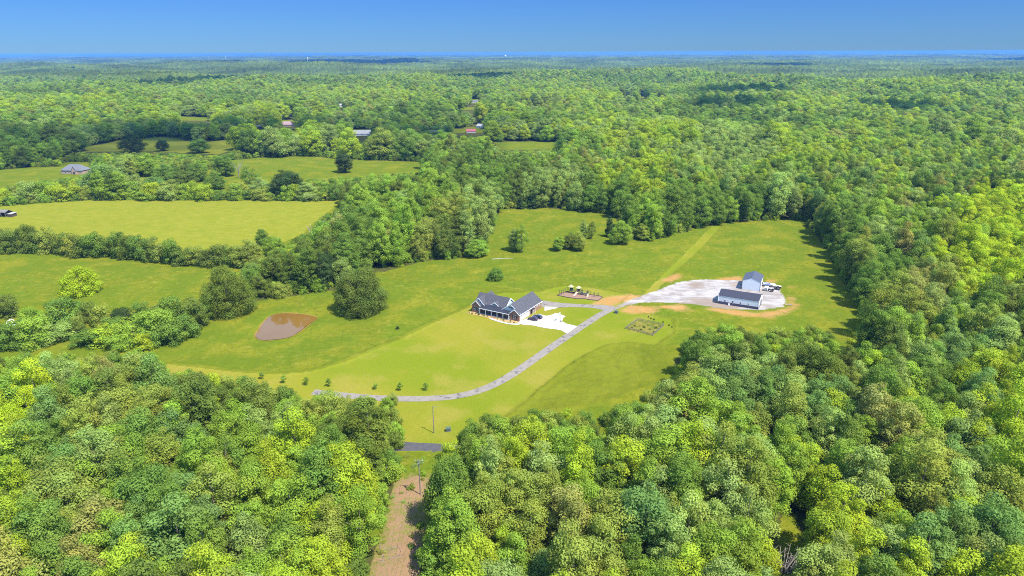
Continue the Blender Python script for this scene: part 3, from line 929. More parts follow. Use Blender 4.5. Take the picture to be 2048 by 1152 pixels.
GAP = [('tall', 1029, 502, 30, 50, 'P', 'thin pale green tree, left one of the pair in the back pasture'), ('open', 1043, 505, 30, 58, 'B', 'thin bright green tree, right one of the pair in the back pasture'),
       ('round', 956, 514, 44, 42, 'B', 'bushy bright tree where the pond wood meets the back pasture'), ('tall', 1117, 501, 26, 32, 'B', 'small bright tree, leftmost of the clump in the back pasture'),
       ('round', 1140, 497, 30, 36, 'D', 'dark olive tree in the middle of the back pasture clump'), ('round', 1156, 500, 34, 40, 'O', 'broad olive tree at the front of the back pasture clump'),
       ('column', 1168, 478, 20, 42, 'P', 'slim pale tree at the rear of the back pasture clump'), ('open', 1183, 478, 18, 36, 'D', 'slender dark tree at the right end of the back pasture clump'),
       ('broad', 1241, 488, 42, 52, 'B', 'round bright tree at the tip of the wood in the back pasture'), ('round', 1284, 480, 32, 36, 'O', 'rounded olive tree right of the tip of the wood'),
       ('round', 1310, 476, 34, 42, 'B', 'small bright tree third from the tip of the wood'), ('tall', 1332, 470, 34, 44, 'M', 'green edge tree below the mown track end of the wood'),
       ('round', 1299, 482, 22, 26, 'B', 'little round bush-like tree between larger edge trees at the tip')]
for k, x, y, wd, h, c, lb in GAP:
    lone('broadleaf_tree', V(k, int(x)), x, y, wd, h, c, lb, 'tree', None)
for i, (x, y, wd, h, c, lb) in enumerate([(1218, 474, 22, 46, 'K', 'dark conifer beside the bright tree at the tip of the wood'), (1041, 418, 20, 26, 'K', 'left dark cedar at the top edge of the back pasture'),
        (1066, 418, 22, 22, 'K', 'squat dark cedar second along the top edge of the back pasture'), (1163, 424, 14, 16, 'D', 'small brownish cedar at the top edge of the back pasture'),
        (1238, 434, 22, 42, 'D', 'tall brownish conifer at the right end of the back pasture'), (1256, 438, 18, 34, 'K', 'dark conifer right beside the tall brownish one'),
        (1192, 422, 22, 44, 'P', 'pale cone-shaped tree above the back pasture edge'), (1210, 424, 16, 34, 'P', 'smaller pale cone-shaped tree beside the pale one')]):
    lone('conifer_tree', CONIFER[i % 2], x, y, wd, h, c, lb, 'conifer', None)
# trees standing in the fields at the upper left
for k, x, y, wd, h, c, lb in [('round', 433, 379, 34, 36, 'M', 'round dark tree alone in the grass of the upper left field'), ('round', 350, 372, 36, 30, 'M', 'rounded green tree left of the lone round tree, upper left field'),
        ('tall', 690, 345, 34, 42, 'K', 'tall very dark tree standing in the far middle field'), ('round', 575, 396, 60, 60, 'K', 'dark broad tree just above the pale left field'),
        ('round', 612, 398, 40, 36, 'P', 'pale willow-like tree beside the dark broad one above the field'), ('round', 565, 312, 40, 36, 'M', 'green tree at the top edge of the far middle field'),
        ('open', 500, 376, 36, 44, 'M', 'airy tree in the far middle field left of the dark one'), ('round', 326, 302, 22, 22, 'K', 'round dark tree inside the far hay field'),
        ('round', 398, 306, 36, 30, 'M', 'dark tree at the lower edge of the far hay field'), ('round', 268, 306, 40, 36, 'K', 'dark clump tree at the left of the far hay field'),
        ('broad', 213, 388, 70, 56, 'T', 'big blue-green tree right of the distant grey-roofed house'), ('round', 300, 352, 40, 42, 'B', 'bright round tree behind the big blue-green one'),
        ('tall', 262, 360, 30, 44, 'O', 'olive tall tree between the blue-green and bright ones'), ('round', 452, 352, 40, 44, 'M', 'dark round tree at left of the far middle field')]:
    lone('broadleaf_tree', V(k, int(x)), x, y, wd, h, c, lb, 'tree', None)
# the overgrown hedge between the two left fields
hedge = []
for i in range(23):
    t = i / 22
    x = -6 + 488 * t + random.uniform(-5, 5)
    y = 499 + 34 * t + random.uniform(-2, 2)
    h = 45 - 8 * abs(t - .35) + random.uniform(-8, 7)
    hedge.append((x, y, random.uniform(34, 48), h, random.choice('ODMDDDO')))
for i, (x, y, wd, h, c) in enumerate(hedge):
    lone('hedge_shrub', SHRUB[i % 4], x, y, wd, h, c, f'tall {COLOUR_WORD[c]} shrub, {ORD[i + 1]} from the left in the hedge across the left fields', 'shrub', 'shrubs of the hedge across the left fields')
for i in range(26):
    x = 8 + 640 * i / 25 + random.uniform(-8, 8)
    y = (410 - 10 * min(1, x / 170)) + (x > 170) * 3 * (x - 170) / 500 - 1.5 + random.uniform(-2.5, 0.5)
    c = random.choice('BLOPMBL')
    lone('field_shrub', SHRUB[i % 4], x, y, random.uniform(24, 46), random.uniform(16, 36), c, f'{COLOUR_WORD[c]} shrub, {ORD[i + 1]} from the left along the top edge of the pale left field', 'shrub', 'shrubs along the top edge of the pale left field')
for i, (x, y, wd, h, c, k) in enumerate([(235, 396, 56, 50, 'B', 'round'), (272, 393, 40, 40, 'P', 'open'), (312, 394, 40, 42, 'T', 'round'), (345, 396, 44, 36, 'O', 'round'), (372, 380, 40, 40, 'D', 'tall'), (398, 362, 40, 38, 'M', 'round'), (330, 362, 36, 34, 'M', 'round'), (380, 352, 34, 34, 'D', 'round'), (520, 388, 40, 34, 'P', 'open'), (476, 394, 38, 34, 'O', 'round')]):
    lone('broadleaf_tree', V(k, i), x, y, wd, h, c, f'{COLOUR_WORD[c]} {k} tree, {ORD[i + 1]} of the scattered ones on grass right of the grey-roofed house', 'tree', 'scattered trees on the grass right of the grey-roofed house')
for i, (x, y, wd, h, c, k) in enumerate([(497, 532, 52, 56, 'O', 'round'), (526, 500, 30, 46, 'M', 'tall'), (548, 512, 40, 44, 'B', 'round'), (566, 545, 50, 50, 'M', 'open'), (600, 560, 50, 54, 'O', 'round')]):
    lone('broadleaf_tree', V(k, i), x, y, wd, h, c, f'{COLOUR_WORD[c]} tree, {ORD[i + 1]} right of the hedge end towards the pond wood', 'tree', None)
belt = [(16, 633, 42, 40, 'D'), (130, 648, 58, 52, 'M'), (178, 642, 40, 36, 'D'), (205, 652, 40, 42, 'O'), (245, 650, 46, 36, 'K'), (288, 646, 38, 42, 'M'), (318, 636, 40, 30, 'D'),
        (350, 652, 56, 62, 'M'), (388, 654, 58, 58, 'D'), (410, 642, 36, 40, 'M'), (312, 682, 66, 66, 'B'), (268, 684, 70, 56, 'B'), (222, 688, 62, 44, 'L'), (155, 672, 36, 30, 'D'), (186, 690, 56, 34, 'M'),
        (118, 680, 60, 34, 'P'), (70, 688, 64, 52, 'B'), (34, 693, 54, 46, 'M'), (4, 694, 44, 44, 'M'), (344, 688, 54, 46, 'M'), (374, 672, 50, 50, 'M'), (62, 650, 36, 34, 'B'), (100, 654, 30, 26, 'B'),
        (330, 668, 46, 50, 'B'), (290, 700, 40, 34, 'L'), (155, 660, 26, 28, 'O'), (228, 668, 48, 34, 'M'), (245, 700, 52, 36, 'B')]
belt.sort()
for i, (x, y, wd, h, c) in enumerate(belt):
    lone('thicket_tree', SHRUB[i % 4], x, y, wd, h, c, f'{COLOUR_WORD[c]} bushy tree, {ORD[i + 1]} from the left in the thicket below the left field', 'tree', 'bushy trees of the thicket below the left field')
for L in LONE:
    plant(*L)

# pick the woodland trees that show largest
wx, wy = WP[:, 0], WP[:, 1]
tpx, tpy = project(wx, wy, WZ + WH * .85)
dist = np.sqrt(wx ** 2 + wy ** 2 + (WZ + WH * .6 - CAM_H) ** 2)
app = WR * FPX / dist
inview = (tpx > -25) & (tpx < 2073) & (tpy < 1165)
n_named = sum(1 for L in LONE if L[0] == 'broadleaf_tree')
order = np.argsort(-np.where(inview, app, 0))
N_PICK = 298 - n_named
picked = set(int(i) for i in order[:N_PICK])
cut_x = ground(845, 950)
REG = {}
for i in picked:
    x, y = wx[i], wy[i]
    px, py = project(x, y, WZ[i])
    if x < -14 and y < 250 and px < 900: r = 'left'
    elif x > -20 and y < 262: r = 'right'
    elif px > 1500: r = 'side'
    else: r = 'tongue'
    REG.setdefault(r, []).append(i)
WHERE = {'left': ('from the power-line cutting', 'left foreground wood', -1), 'right': ('from the power-line cutting', 'right foreground wood', 1),
         'side': ('from the pasture', 'wood right of the barns', 1), 'tongue': ('from the left', 'wood behind the pond', 1)}
SHAPE = {'round': 'round', 'tall': 'tall', 'broad': 'broad', 'column': 'narrow', 'open': 'open-crowned'}
for r, lst in REG.items():
    anchor, wood, sgn = WHERE[r]
    lst.sort(key=lambda i: wy[i])
    band = 9.5 if r in ('left', 'right') else 16.0
    y0 = wy[lst[0]]
    rows = {}
    for i in lst:
        rows.setdefault(int((wy[i] - y0) / band), []).append(i)
    for rn, key in enumerate(sorted(rows)):
        row = sorted(rows[key], key=lambda i: sgn * wx[i])
        for k, i in enumerate(row):
            v = VARIANTS[WV[i]]
            lb = f'{COLOUR_WORD[WC[i]]} {SHAPE[v["kind"]]} tree, {ORD[k + 1]} {anchor}, {"front" if rn == 0 else ORD[rn + 1]} row, {wood}'
            tree('broadleaf_tree', v, (wx[i], wy[i], WZ[i]), (WS[i] * random.uniform(.88, 1.15), WS[i] * random.uniform(.88, 1.15), WHS[i]), random.uniform(0, 6.28), PAL[WC[i]], lb, 'tree', f'trees of the {wood}')

# all other trees
src = bpy.data.collections.new('woodland sources')
SRC_V = VARIANTS + SHRUB
for i, v in enumerate(SRC_V):
    cme = v['crown'].copy(); cme.materials.clear(); cme.materials.append(LEAF_WOOD)
    bm = bmesh.new(); bm.from_mesh(cme)
    n0 = len(bm.faces)
    bm.from_mesh(v['trunk'])
    bm.faces.ensure_lookup_table()
    for f in bm.faces[n0:]:
        f.material_index = 1
    bm.to_mesh(cme); bm.free()
    cme.materials.append(BARK)
    o = bpy.data.objects.new(f'source {i:02d}', cme)
    src.objects.link(o)
rest = np.array([i for i in range(len(WP)) if i not in picked])
pos = np.concatenate([np.stack([wx[rest], wy[rest], WZ[rest]], 1), np.stack([EP[:, 0], EP[:, 1], terr(EP[:, 0], EP[:, 1])], 1)])
asp = rng.uniform(.86, 1.16, len(rest))
scl = np.concatenate([np.stack([WS[rest] * asp, WS[rest] / asp, WHS[rest]], 1), np.stack([ER / 4.4, ER / 4.4, EH / 8], 1)])
idx = np.concatenate([WV[rest], len(VARIANTS) + rng.integers(0, len(SHRUB), len(EP))])
ecol = rng.choice(list('BMODL'), len(EP), p=[.3, .3, .2, .12, .08])
tints = np.array([PAL[WC[i]] for i in rest] + [PAL[c] for c in ecol])
tints = tints * rng.uniform(.86, 1.14, (len(tints), 1)) * rng.uniform(.96, 1.04, tints.shape)
wme = bpy.data.meshes.new('woodland')
wme.vertices.add(len(pos)); wme.vertices.foreach_set('co', pos.astype(np.float32).ravel())
a = wme.attributes.new('idx', 'INT', 'POINT'); a.data.foreach_set('value', idx.astype(np.int32))
a = wme.attributes.new('rot', 'FLOAT_VECTOR', 'POINT'); rv = rng.normal(0, .07, (len(pos), 3)).astype(np.float32); rv[:, 2] = rng.uniform(0, 6.28, len(pos)); a.data.foreach_set('vector', rv.ravel())
a = wme.attributes.new('scl', 'FLOAT_VECTOR', 'POINT'); a.data.foreach_set('vector', scl.astype(np.float32).ravel())
a = wme.attributes.new('tint', 'FLOAT_COLOR', 'POINT'); t4 = np.ones((len(pos), 4), np.float32); t4[:, :3] = tints; a.data.foreach_set('color', t4.ravel())
wood_o = bpy.data.objects.new('woodland', wme)
COL.objects.link(wood_o)
tag(wood_o, 'dense mixed green woodland stretching from the pasture to the horizon', 'woodland', kind='stuff')
ng = bpy.data.node_groups.new('woodland', 'GeometryNodeTree')
ng.interface.new_socket('Geometry', in_out='INPUT', socket_type='NodeSocketGeometry')
ng.interface.new_socket('Geometry', in_out='OUTPUT', socket_type='NodeSocketGeometry')
gi, go = ng.nodes.new('NodeGroupInput'), ng.nodes.new('NodeGroupOutput')
iop = ng.nodes.new('GeometryNodeInstanceOnPoints'); ci = ng.nodes.new('GeometryNodeCollectionInfo')
ci.inputs[0].default_value = src; ci.inputs[1].default_value = True; ci.inputs[2].default_value = True
def nattr(nm, tp):
    q = ng.nodes.new('GeometryNodeInputNamedAttribute'); q.data_type = tp; q.inputs[0].default_value = nm
    return [s for s in q.outputs if s.enabled][0]
ng.links.new(gi.outputs[0], iop.inputs['Points']); ng.links.new(ci.outputs[0], iop.inputs['Instance'])
iop.inputs['Pick Instance'].default_value = True
ng.links.new(nattr('idx', 'INT'), iop.inputs['Instance Index'])
ng.links.new(nattr('rot', 'FLOAT_VECTOR'), iop.inputs['Rotation'])
ng.links.new(nattr('scl', 'FLOAT_VECTOR'), iop.inputs['Scale'])
ng.links.new(iop.outputs[0], go.inputs[0])
md = wood_o.modifiers.new('trees', 'NODES'); md.node_group = ng

# far canopy, from where single trees can no longer be told apart out to the horizon
def far_canopy():
    na, nr = 1500, 330
    an = np.linspace(R_(-43), R_(43), na)
    rr = 2850 * (31500 / 2850) ** (np.linspace(0, 1, nr) ** 1.1)
    A, Rr = np.meshgrid(an, rr)
    x, y = Rr * np.sin(A), Rr * np.cos(A)
    g = np.random.default_rng(3)
    h = g.normal(size=A.shape)
    h2 = (h + np.roll(h, 1, 1) + np.roll(h, -1, 1) + np.roll(h, 1, 0)) / 2
    h3 = g.normal(size=(nr, na // 6 + 1)).repeat(6, 1)[:, :na]
    h3 = (h3 + np.roll(h3, 3, 1)) / 1.5
    ridge = (np.sin(x / 900 + 1) * np.sin(y / 1300 + .7) + .6 * np.sin(x / 2100 - y / 1700) + .5 * np.sin(y / 640 + x / 3000)) * 10 * smooth((Rr - 2850) / 1500)
    z = terr(x, y) + 18 + ridge + 3.0 * h2 + 2.6 * h3
    z = np.minimum(z, 70)
    vs = np.stack([x, y, z], -1).reshape(-1, 3).astype(np.float32)
    I = np.arange(na * nr).reshape(nr, na)
    q = np.stack([I[:-1, :-1], I[:-1, 1:], I[1:, 1:], I[1:, :-1]], -1).reshape(-1, 4)
    m_ = bpy.data.meshes.new('distant_woodland')
    m_.vertices.add(len(vs)); m_.vertices.foreach_set('co', vs.ravel())
    m_.loops.add(len(q) * 4); m_.polygons.add(len(q))
    m_.loops.foreach_set('vertex_index', q.ravel().astype(np.int32))
    m_.polygons.foreach_set('loop_start', np.arange(0, len(q) * 4, 4, dtype=np.int32))
    m_.polygons.foreach_set('loop_total', np.full(len(q), 4, np.int32))
    at = m_.attributes.new('tone', 'FLOAT_COLOR', 'POINT')
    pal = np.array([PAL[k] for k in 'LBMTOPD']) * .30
    pick = pal[g.choice(7, A.size, p=[.12, .27, .22, .08, .12, .13, .06])]
    c4 = np.ones((A.size, 4), np.float32); c4[:, :3] = pick
    at.data.foreach_set('color', c4.ravel())
    m_.update(calc_edges=True)
    mt = bpy.data.materials.new('far canopy'); mt.use_nodes = True
    n, l = mt.node_tree.nodes, mt.node_tree.links
    b = n['Principled BSDF']; b.inputs['Roughness'].default_value = 1; b.inputs['Specular IOR Level'].default_value = 0
    a_ = n.new('ShaderNodeAttribute'); a_.attribute_name = 'tone'
    tc = n.new('ShaderNodeTexCoord'); no = n.new('ShaderNodeTexNoise'); no.inputs['Scale'].default_value = .0022; no.inputs['Detail'].default_value = 5
    l.new(tc.outputs['Object'], no.inputs['Vector'])
    rp = n.new('ShaderNodeMapRange'); rp.inputs[1].default_value, rp.inputs[2].default_value = .35, .65; rp.inputs[3].default_value, rp.inputs[4].default_value = .55, 1.35
    l.new(no.outputs[0], rp.inputs[0])
    x_ = n.new('ShaderNodeMix'); x_.data_type = 'RGBA'; x_.blend_type = 'MULTIPLY'; x_.inputs[0].default_value = 1
    l.new(a_.outputs['Color'], x_.inputs[6]); l.new(rp.outputs[0], x_.inputs[7]); l.new(x_.outputs[2], b.inputs['Base Color'])
    m_.materials.append(mt)
    o = bpy.data.objects.new('distant_woodland', m_); COL.objects.link(o)
    tag(o, 'hazy unbroken canopy of distant woods under the skyline', 'woodland', kind='stuff')
far_canopy()
#@@P4START
# ---------------------------------------------------------------- materials of built things
def brick_mat(name, c1, c2, mortar, scale=1.0):
    m = principled(name, c1, 0.9, 0.15)
    n, l = m.node_tree.nodes, m.node_tree.links
    tc = n.new('ShaderNodeTexCoord'); no = n.new('ShaderNodeTexNoise'); no.inputs['Scale'].default_value = 5; no.inputs['Detail'].default_value = 3
    l.new(tc.outputs['Object'], no.inputs['Vector'])
    w1 = n.new('ShaderNodeTexWave'); w1.bands_direction = 'Z'; w1.inputs['Scale'].default_value = 2.1; w1.inputs['Distortion'].default_value = .3
    l.new(tc.outputs['Object'], w1.inputs['Vector'])
    x = n.new('ShaderNodeMix'); x.data_type = 'RGBA'; x.inputs[6].default_value = (*c1, 1); x.inputs[7].default_value = (*c2, 1); l.new(no.outputs[0], x.inputs[0])
    r = n.new('ShaderNodeMapRange'); r.inputs[1].default_value, r.inputs[2].default_value, r.inputs[4].default_value = .8, 1, .5
    l.new(w1.outputs['Fac'], r.inputs[0])
    y = n.new('ShaderNodeMix'); y.data_type = 'RGBA'; y.inputs[7].default_value = (*mortar, 1)
    l.new(r.outputs[0], y.inputs[0]); l.new(x.outputs[2], y.inputs[6]); l.new(y.outputs[2], n['Principled BSDF'].inputs['Base Color'])
    return m
def ribbed(name, col, axis='X', scale=1.4, rough=.55, strength=.25, spec=.3):
    m = principled(name, col, rough, spec)
    n, l = m.node_tree.nodes, m.node_tree.links
    tc = n.new('ShaderNodeTexCoord'); wv = n.new('ShaderNodeTexWave'); wv.bands_direction = axis; wv.inputs['Scale'].default_value = scale; wv.wave_profile = 'SIN'
    l.new(tc.outputs['Object'], wv.inputs['Vector'])
    bp = n.new('ShaderNodeBump'); bp.inputs['Strength'].default_value = strength; bp.inputs['Distance'].default_value = .05
    l.new(wv.outputs['Fac'], bp.inputs['Height']); l.new(bp.outputs[0], n['Principled BSDF'].inputs['Normal'])
    no = n.new('ShaderNodeTexNoise'); no.inputs['Scale'].default_value = .6
    l.new(tc.outputs['Object'], no.inputs['Vector'])
    x = n.new('ShaderNodeMix'); x.data_type = 'RGBA'; x.inputs[6].default_value = (*[c * .88 for c in col], 1); x.inputs[7].default_value = (*[c * 1.1 for c in col], 1)
    l.new(no.outputs[0], x.inputs[0]); l.new(x.outputs[2], n['Principled BSDF'].inputs['Base Color'])
    return m
BRICK = brick_mat('brown brick', (0.225, 0.120, 0.078), (0.150, 0.080, 0.055), (0.30, 0.22, 0.16))
SIDING = ribbed('pale siding', (0.34, 0.41, 0.44), 'Z', 2.2, .7, .2)
SHINGLE = weathered('shingles', (0.046, 0.046, 0.053), (0.066, 0.065, 0.072), 1.5, .95, .1, .2)
PORCH_METAL = ribbed('dark porch metal', (0.022, 0.023, 0.030), 'X', 1.3, .45, .3)
WHITE = principled('white trim', (0.74, 0.73, 0.70), .6)
GLASS = principled('dark glass', (0.025, 0.03, 0.035), .12, .5)
SHUTTER = principled('dark shutter', (0.02, 0.02, 0.022), .6)
DECK = principled('grey deck', (0.17, 0.16, 0.15), .8)
DOORW = ribbed('white garage door', (0.72, 0.71, 0.68), 'Z', 1.0, .6, .3)
WOODB = weathered('weathered wood', (0.115, 0.10, 0.085), (0.17, 0.15, 0.13), 3, .95, .1)
MULCH = weathered('tan mulch', (0.33, 0.22, 0.095), (0.25, 0.155, 0.065), 1.2, .95, .1, .3)
BARNW = ribbed('white barn metal', (0.50, 0.52, 0.54), 'X', 1.6, .5, .35)
BARNY = ribbed('white barn metal ends', (0.50, 0.52, 0.54), 'Y', 1.6, .5, .35)
NAVY = ribbed('navy metal', (0.050, 0.050, 0.075), 'X', 1.6, .45, .3)
NAVYR = ribbed('navy roof metal', (0.030, 0.030, 0.041), 'X', 1.4, .6, .35, .15)
NAVYRY = ribbed('navy roof metal across', (0.048, 0.048, 0.064), 'Y', 1.4, .42, .35)
BLACK = principled('black rubber', (0.012, 0.012, 0.013), .8)
STEEL = principled('steel', (0.35, 0.35, 0.36), .4, .5, .8)

def window(parent, x, y, z, wd, ht, face='front', shutters=True, depth=.06):
    """a framed window on a wall; the pane is its child"""
    f, p, s = MB(), MB(), MB()
    def bx(mb, a0, a1, d0, d1, z0, z1):
        if face == 'front': mb.box(x + a0, x + a1, y - d1, y - d0, z0, z1)
        else: mb.box(x + d0, x + d1, y + a0, y + a1, z0, z1)
    t = .05
    for a0, a1, z0, z1 in ((-wd / 2, wd / 2, z, z + t), (-wd / 2, wd / 2, z + ht - t, z + ht), (-wd / 2, -wd / 2 + t, z + t, z + ht - t), (wd / 2 - t, wd / 2, z + t, z + ht - t),
                           (-wd / 2 + t, wd / 2 - t, z + ht / 2 - .03, z + ht / 2 + .03)):
        bx(f, a0, a1, .005, depth, z0, z1)
    fo = f.build('window', WHITE, parent)
    bx(p, -wd / 2 + t, wd / 2 - t, .003, .025, z + t, z + ht - t)
    p.build('pane', GLASS, fo)
    if shutters:
        for sx in (-1, 1):
            q = MB()
            bx(q, sx * (wd / 2 + .24) - .21, sx * (wd / 2 + .24) + .21, .004, .05, z, z + ht)
            q.build('shutter', SHUTTER, fo)
    return fo

# ---------------------------------------------------------------- the brick farmhouse
B0 = ground(1038, 643.8)
HANG = R_(-30.5)
house = empty('brick_house', B0 + Vector((0, 0, .12)), HANG, 'brown brick house with dark shingle roofs, covered front porch and three-door garage wing', 'house')
mb = MB()
mb.gable(-10.2, 0, 1.5, 21.3, 3.2, 6.85, 'y', -1)
mb.box(-25.2, -10.2, 2.5, 11.5, -1, 3.6)
mb.gable(-25.22, -20.9, 0, 2.5, 3.7, 5.85, 'y', -1)
mb.gable(-4.65, 0.02, 0, 1.5, 3.2, 5.35, 'y', -1)
mb.box(-25.2, -19.6, 1.5, 12.5, -1, 3.6)
wall_o = mb.build('wall', BRICK, house)
mb = MB()
mb.gable(-25.15, -8.8, 2.5, 11.5, 3.6, 7.35, 'x', 3.62)
mb.gable(-25.15, -19.65, 1.45, 12.5, 3.95, 6.85, 'y', 3.62)
mb.add([(-10.15, 1.42, 3.2), (-.05, 1.42, 3.2), (-5.1, 1.42, 6.8), (-10.15, 1.49, 3.2), (-.05, 1.49, 3.2), (-5.1, 1.49, 6.8)], [(0, 1, 2), (5, 4, 3), (0, 3, 4, 1), (1, 4, 5, 2), (2, 5, 3, 0)])
mb.gable(-16.2, -12.4, 2.42, 5.5, 4.35, 5.75, 'y', 3.3)
mb.build('siding', SIDING, house)
mb = MB()
mb.roof(-10.2, 0, 1.5, 21.3, 3.2, 6.85, 'y', .42, .2)
mb.roof(-25.2, -8.8, 2.5, 11.5, 3.6, 7.35, 'x', .40, .2, .3)
mb.roof(-25.2, -19.6, 1.5, 12.5, 3.95, 6.87, 'y', .35, .2)
mb.roof(-25.22, -20.9, 0, 3.0, 3.7, 5.85, 'y', .25, .16, .3)
mb.roof(-4.65, 0.02, 0, 3.6, 3.2, 5.35, 'y', .40, .16, .3)
mb.roof(-16.2, -12.4, 2.42, 6.2, 4.35, 5.75, 'y', .2, .12, .2)
roof_o = mb.build('roof', SHINGLE, house)
tr = MB()
def rake(x0, x1, y, ze, zr, axis='y', w=.12):
    m = (x0 + x1) / 2
    for a in (x0, x1):
        if axis == 'y': tr.bar((a, y, ze - .02), (m, y, zr - .02), w * .5, .26)
        else: tr.bar((y, a, ze - .02), (y, m, zr - .02), w * .5, .26)
rake(-25.6, -20.5, -.34, 3.55, 5.85); rake(-5.05, .42, -.34, 3.05, 5.37); rake(-25.55, -19.25, 1.12, 3.8, 6.88); rake(-10.6, .42, 1.12, 3.1, 6.87)
rake(2.1, 11.9, -8.44, 3.45, 7.45, 'x', .2); rake(-16.4, -12.2, 2.2, 4.25, 5.78)
tr.bar((.46, -.3, 2.98), (.46, 21.6, 2.98), .05, .24)
tr.box(-20.9, -4.6, -1.06, -1.0, 2.72, 2.98)
tr.build('trim', WHITE, roof_o)
mb = MB()
mb.prism([(-1.0, 2.98), (-1.0, 3.08), (2.42, 4.02), (2.42, 3.90)], 'x', -20.9, -4.3)
mb.build('porch_roof', PORCH_METAL, house)
MB().box(-20.85, -4.7, -.85, 2.48, -.6, .32).build('porch_floor', DECK, house)
for i in range(6):
    x = -20.6 + i * 3.13
    MB().box(x - .11, x + .11, -.75, -.53, .32, 2.97).build('porch_post', WHITE, house)
rl = MB()
for i in (0, 1, 3, 4):
    x = -20.6 + i * 3.13
    rl.box(x + .14, x + 2.99, -.67, -.61, 1.15, 1.22)
    for k in range(9):
        rl.box(x + .3 + k * .3, x + .34 + k * .3, -.66, -.62, .4, 1.15)
rl.build('porch_railing', SHUTTER, house)
st = MB()
for k in range(3):
    st.box(-14.2, -11.4, -1.25 - .35 * k, -.86 - .35 * k, -.6, .22 - .12 * k)
st.build('porch_step', BRICK, house)
for x in (-23.9, -22.2):
    window(house, x, 0, 1.0, .8, 1.7)
window(house, -2.35, 0, .95, 1.3, 1.7)
for x in (-19.2, -17.0, -9.9, -7.5):
    window(house, x, 2.5, .95, 1.1, 1.75, shutters=False)
dr = MB().box(-13.4, -12.3, 2.40, 2.47, .33, 2.55).build('front_door', SHUTTER, house)
MB().box(-12.5, -12.42, 2.34, 2.39, 1.3, 1.5).build('handle', STEEL, dr)
window(house, -22.4, 1.42, 4.75, 1.1, .95, shutters=True)
window(house, -5.1, 1.40, 4.9, 1.0, .8, shutters=True)
window(house, -14.3, 2.40, 4.25, 1.2, .95)
window(house, -18.9, 2.46, 3.75, .6, .5, shutters=False)
for y in (2.2, 5.15, 8.1):
    gd = MB().box(.03, .10, y - 1.3, y + 1.3, -.05, 2.45).build('garage_door', DOORW, house)
    pn = MB()
    for k in range(4):
        pn.box(.105, .12, y - 1.1 + .58 * k, y - .65 + .58 * k, 1.95, 2.25)
    pn.build('pane', GLASS, gd)
aw = MB(); aw.prism([(10.5, 2.55), (12.9, 2.55), (11.7, 3.1)], 'x', .03, 1.5); aw.build('awning', PORCH_METAL, house)
for y in (10.65, 12.7):
    MB().box(1.25, 1.39, y - .07, y + .07, -.1, 2.55).build('awning_post', WHITE, house)
sdr = MB().box(.03, .09, 11.2, 12.15, 0, 2.1).build('side_door', SHUTTER, house)
for y in (14.6, 16.9, 19.2):
    window(house, .03, y, 1.5, 1.0, 1.2, 'side', False)
vt = MB()
for x, y, z in ((-17.5, 8.6, 7.0), (-12.0, 9.2, 6.2), (-3.4, 14, 5.6)):
    vt.tube([(x, y, z), (x, y, z + .6)], .09, 6)
vt.build('vent_pipe', STEEL, house)
HM = Matrix.Translation(B0 + Vector((0, 0, .12))) @ Matrix.Rotation(HANG, 4, 'Z')
def hp(x, y, z=0):
    p = HM @ Vector((x, y, z)); p.z = float(terr(p.x, p.y)); return p
bed = [(-26.6, -.3), (-26.8, -1.9), (-24, -2.9), (-18, -2.9), (-13, -2.9), (-8, -3.2), (-3, -3.0), (.2, -1.9), (.0, -.02), (-4.6, -.02), (-4.7, -.86), (-20.85, -.86), (-20.95, -.02), (-25.3, -.02)]
sheet('mulch_bed', [hp(*p) for p in bed], MULCH, .10)
wk = [hp(*p) for p in [(-13.6, -2.95), (-9, -3.9), (-5, -4.3), (-1.5, -3.9), (1.2, -2.5), (1.4, -.2)]]
strip('front_walk', None, 1.3, CONC, .11, 1.0, 0, world=wk)
kx = [-25.9, -24.0, -22.4, -20.4, -18.9, -17.4, -15.9, -10.2, -8.6, -7.0, -3.6, -1.4]
for i, x in enumerate(kx):
    p = hp(x, -1.5 - .5 * (i % 2))
    s = random.uniform(.085, .14)
    tree('foundation_shrub', SHRUB[i % 4], p, (s, s, s * .75), i, PAL['M' if i % 3 else 'D'], f'small clipped shrub, {ORD[i + 1]} from the left in the mulch bed before the porch', 'shrub', 'shrubs in the mulch bed of the brick house')

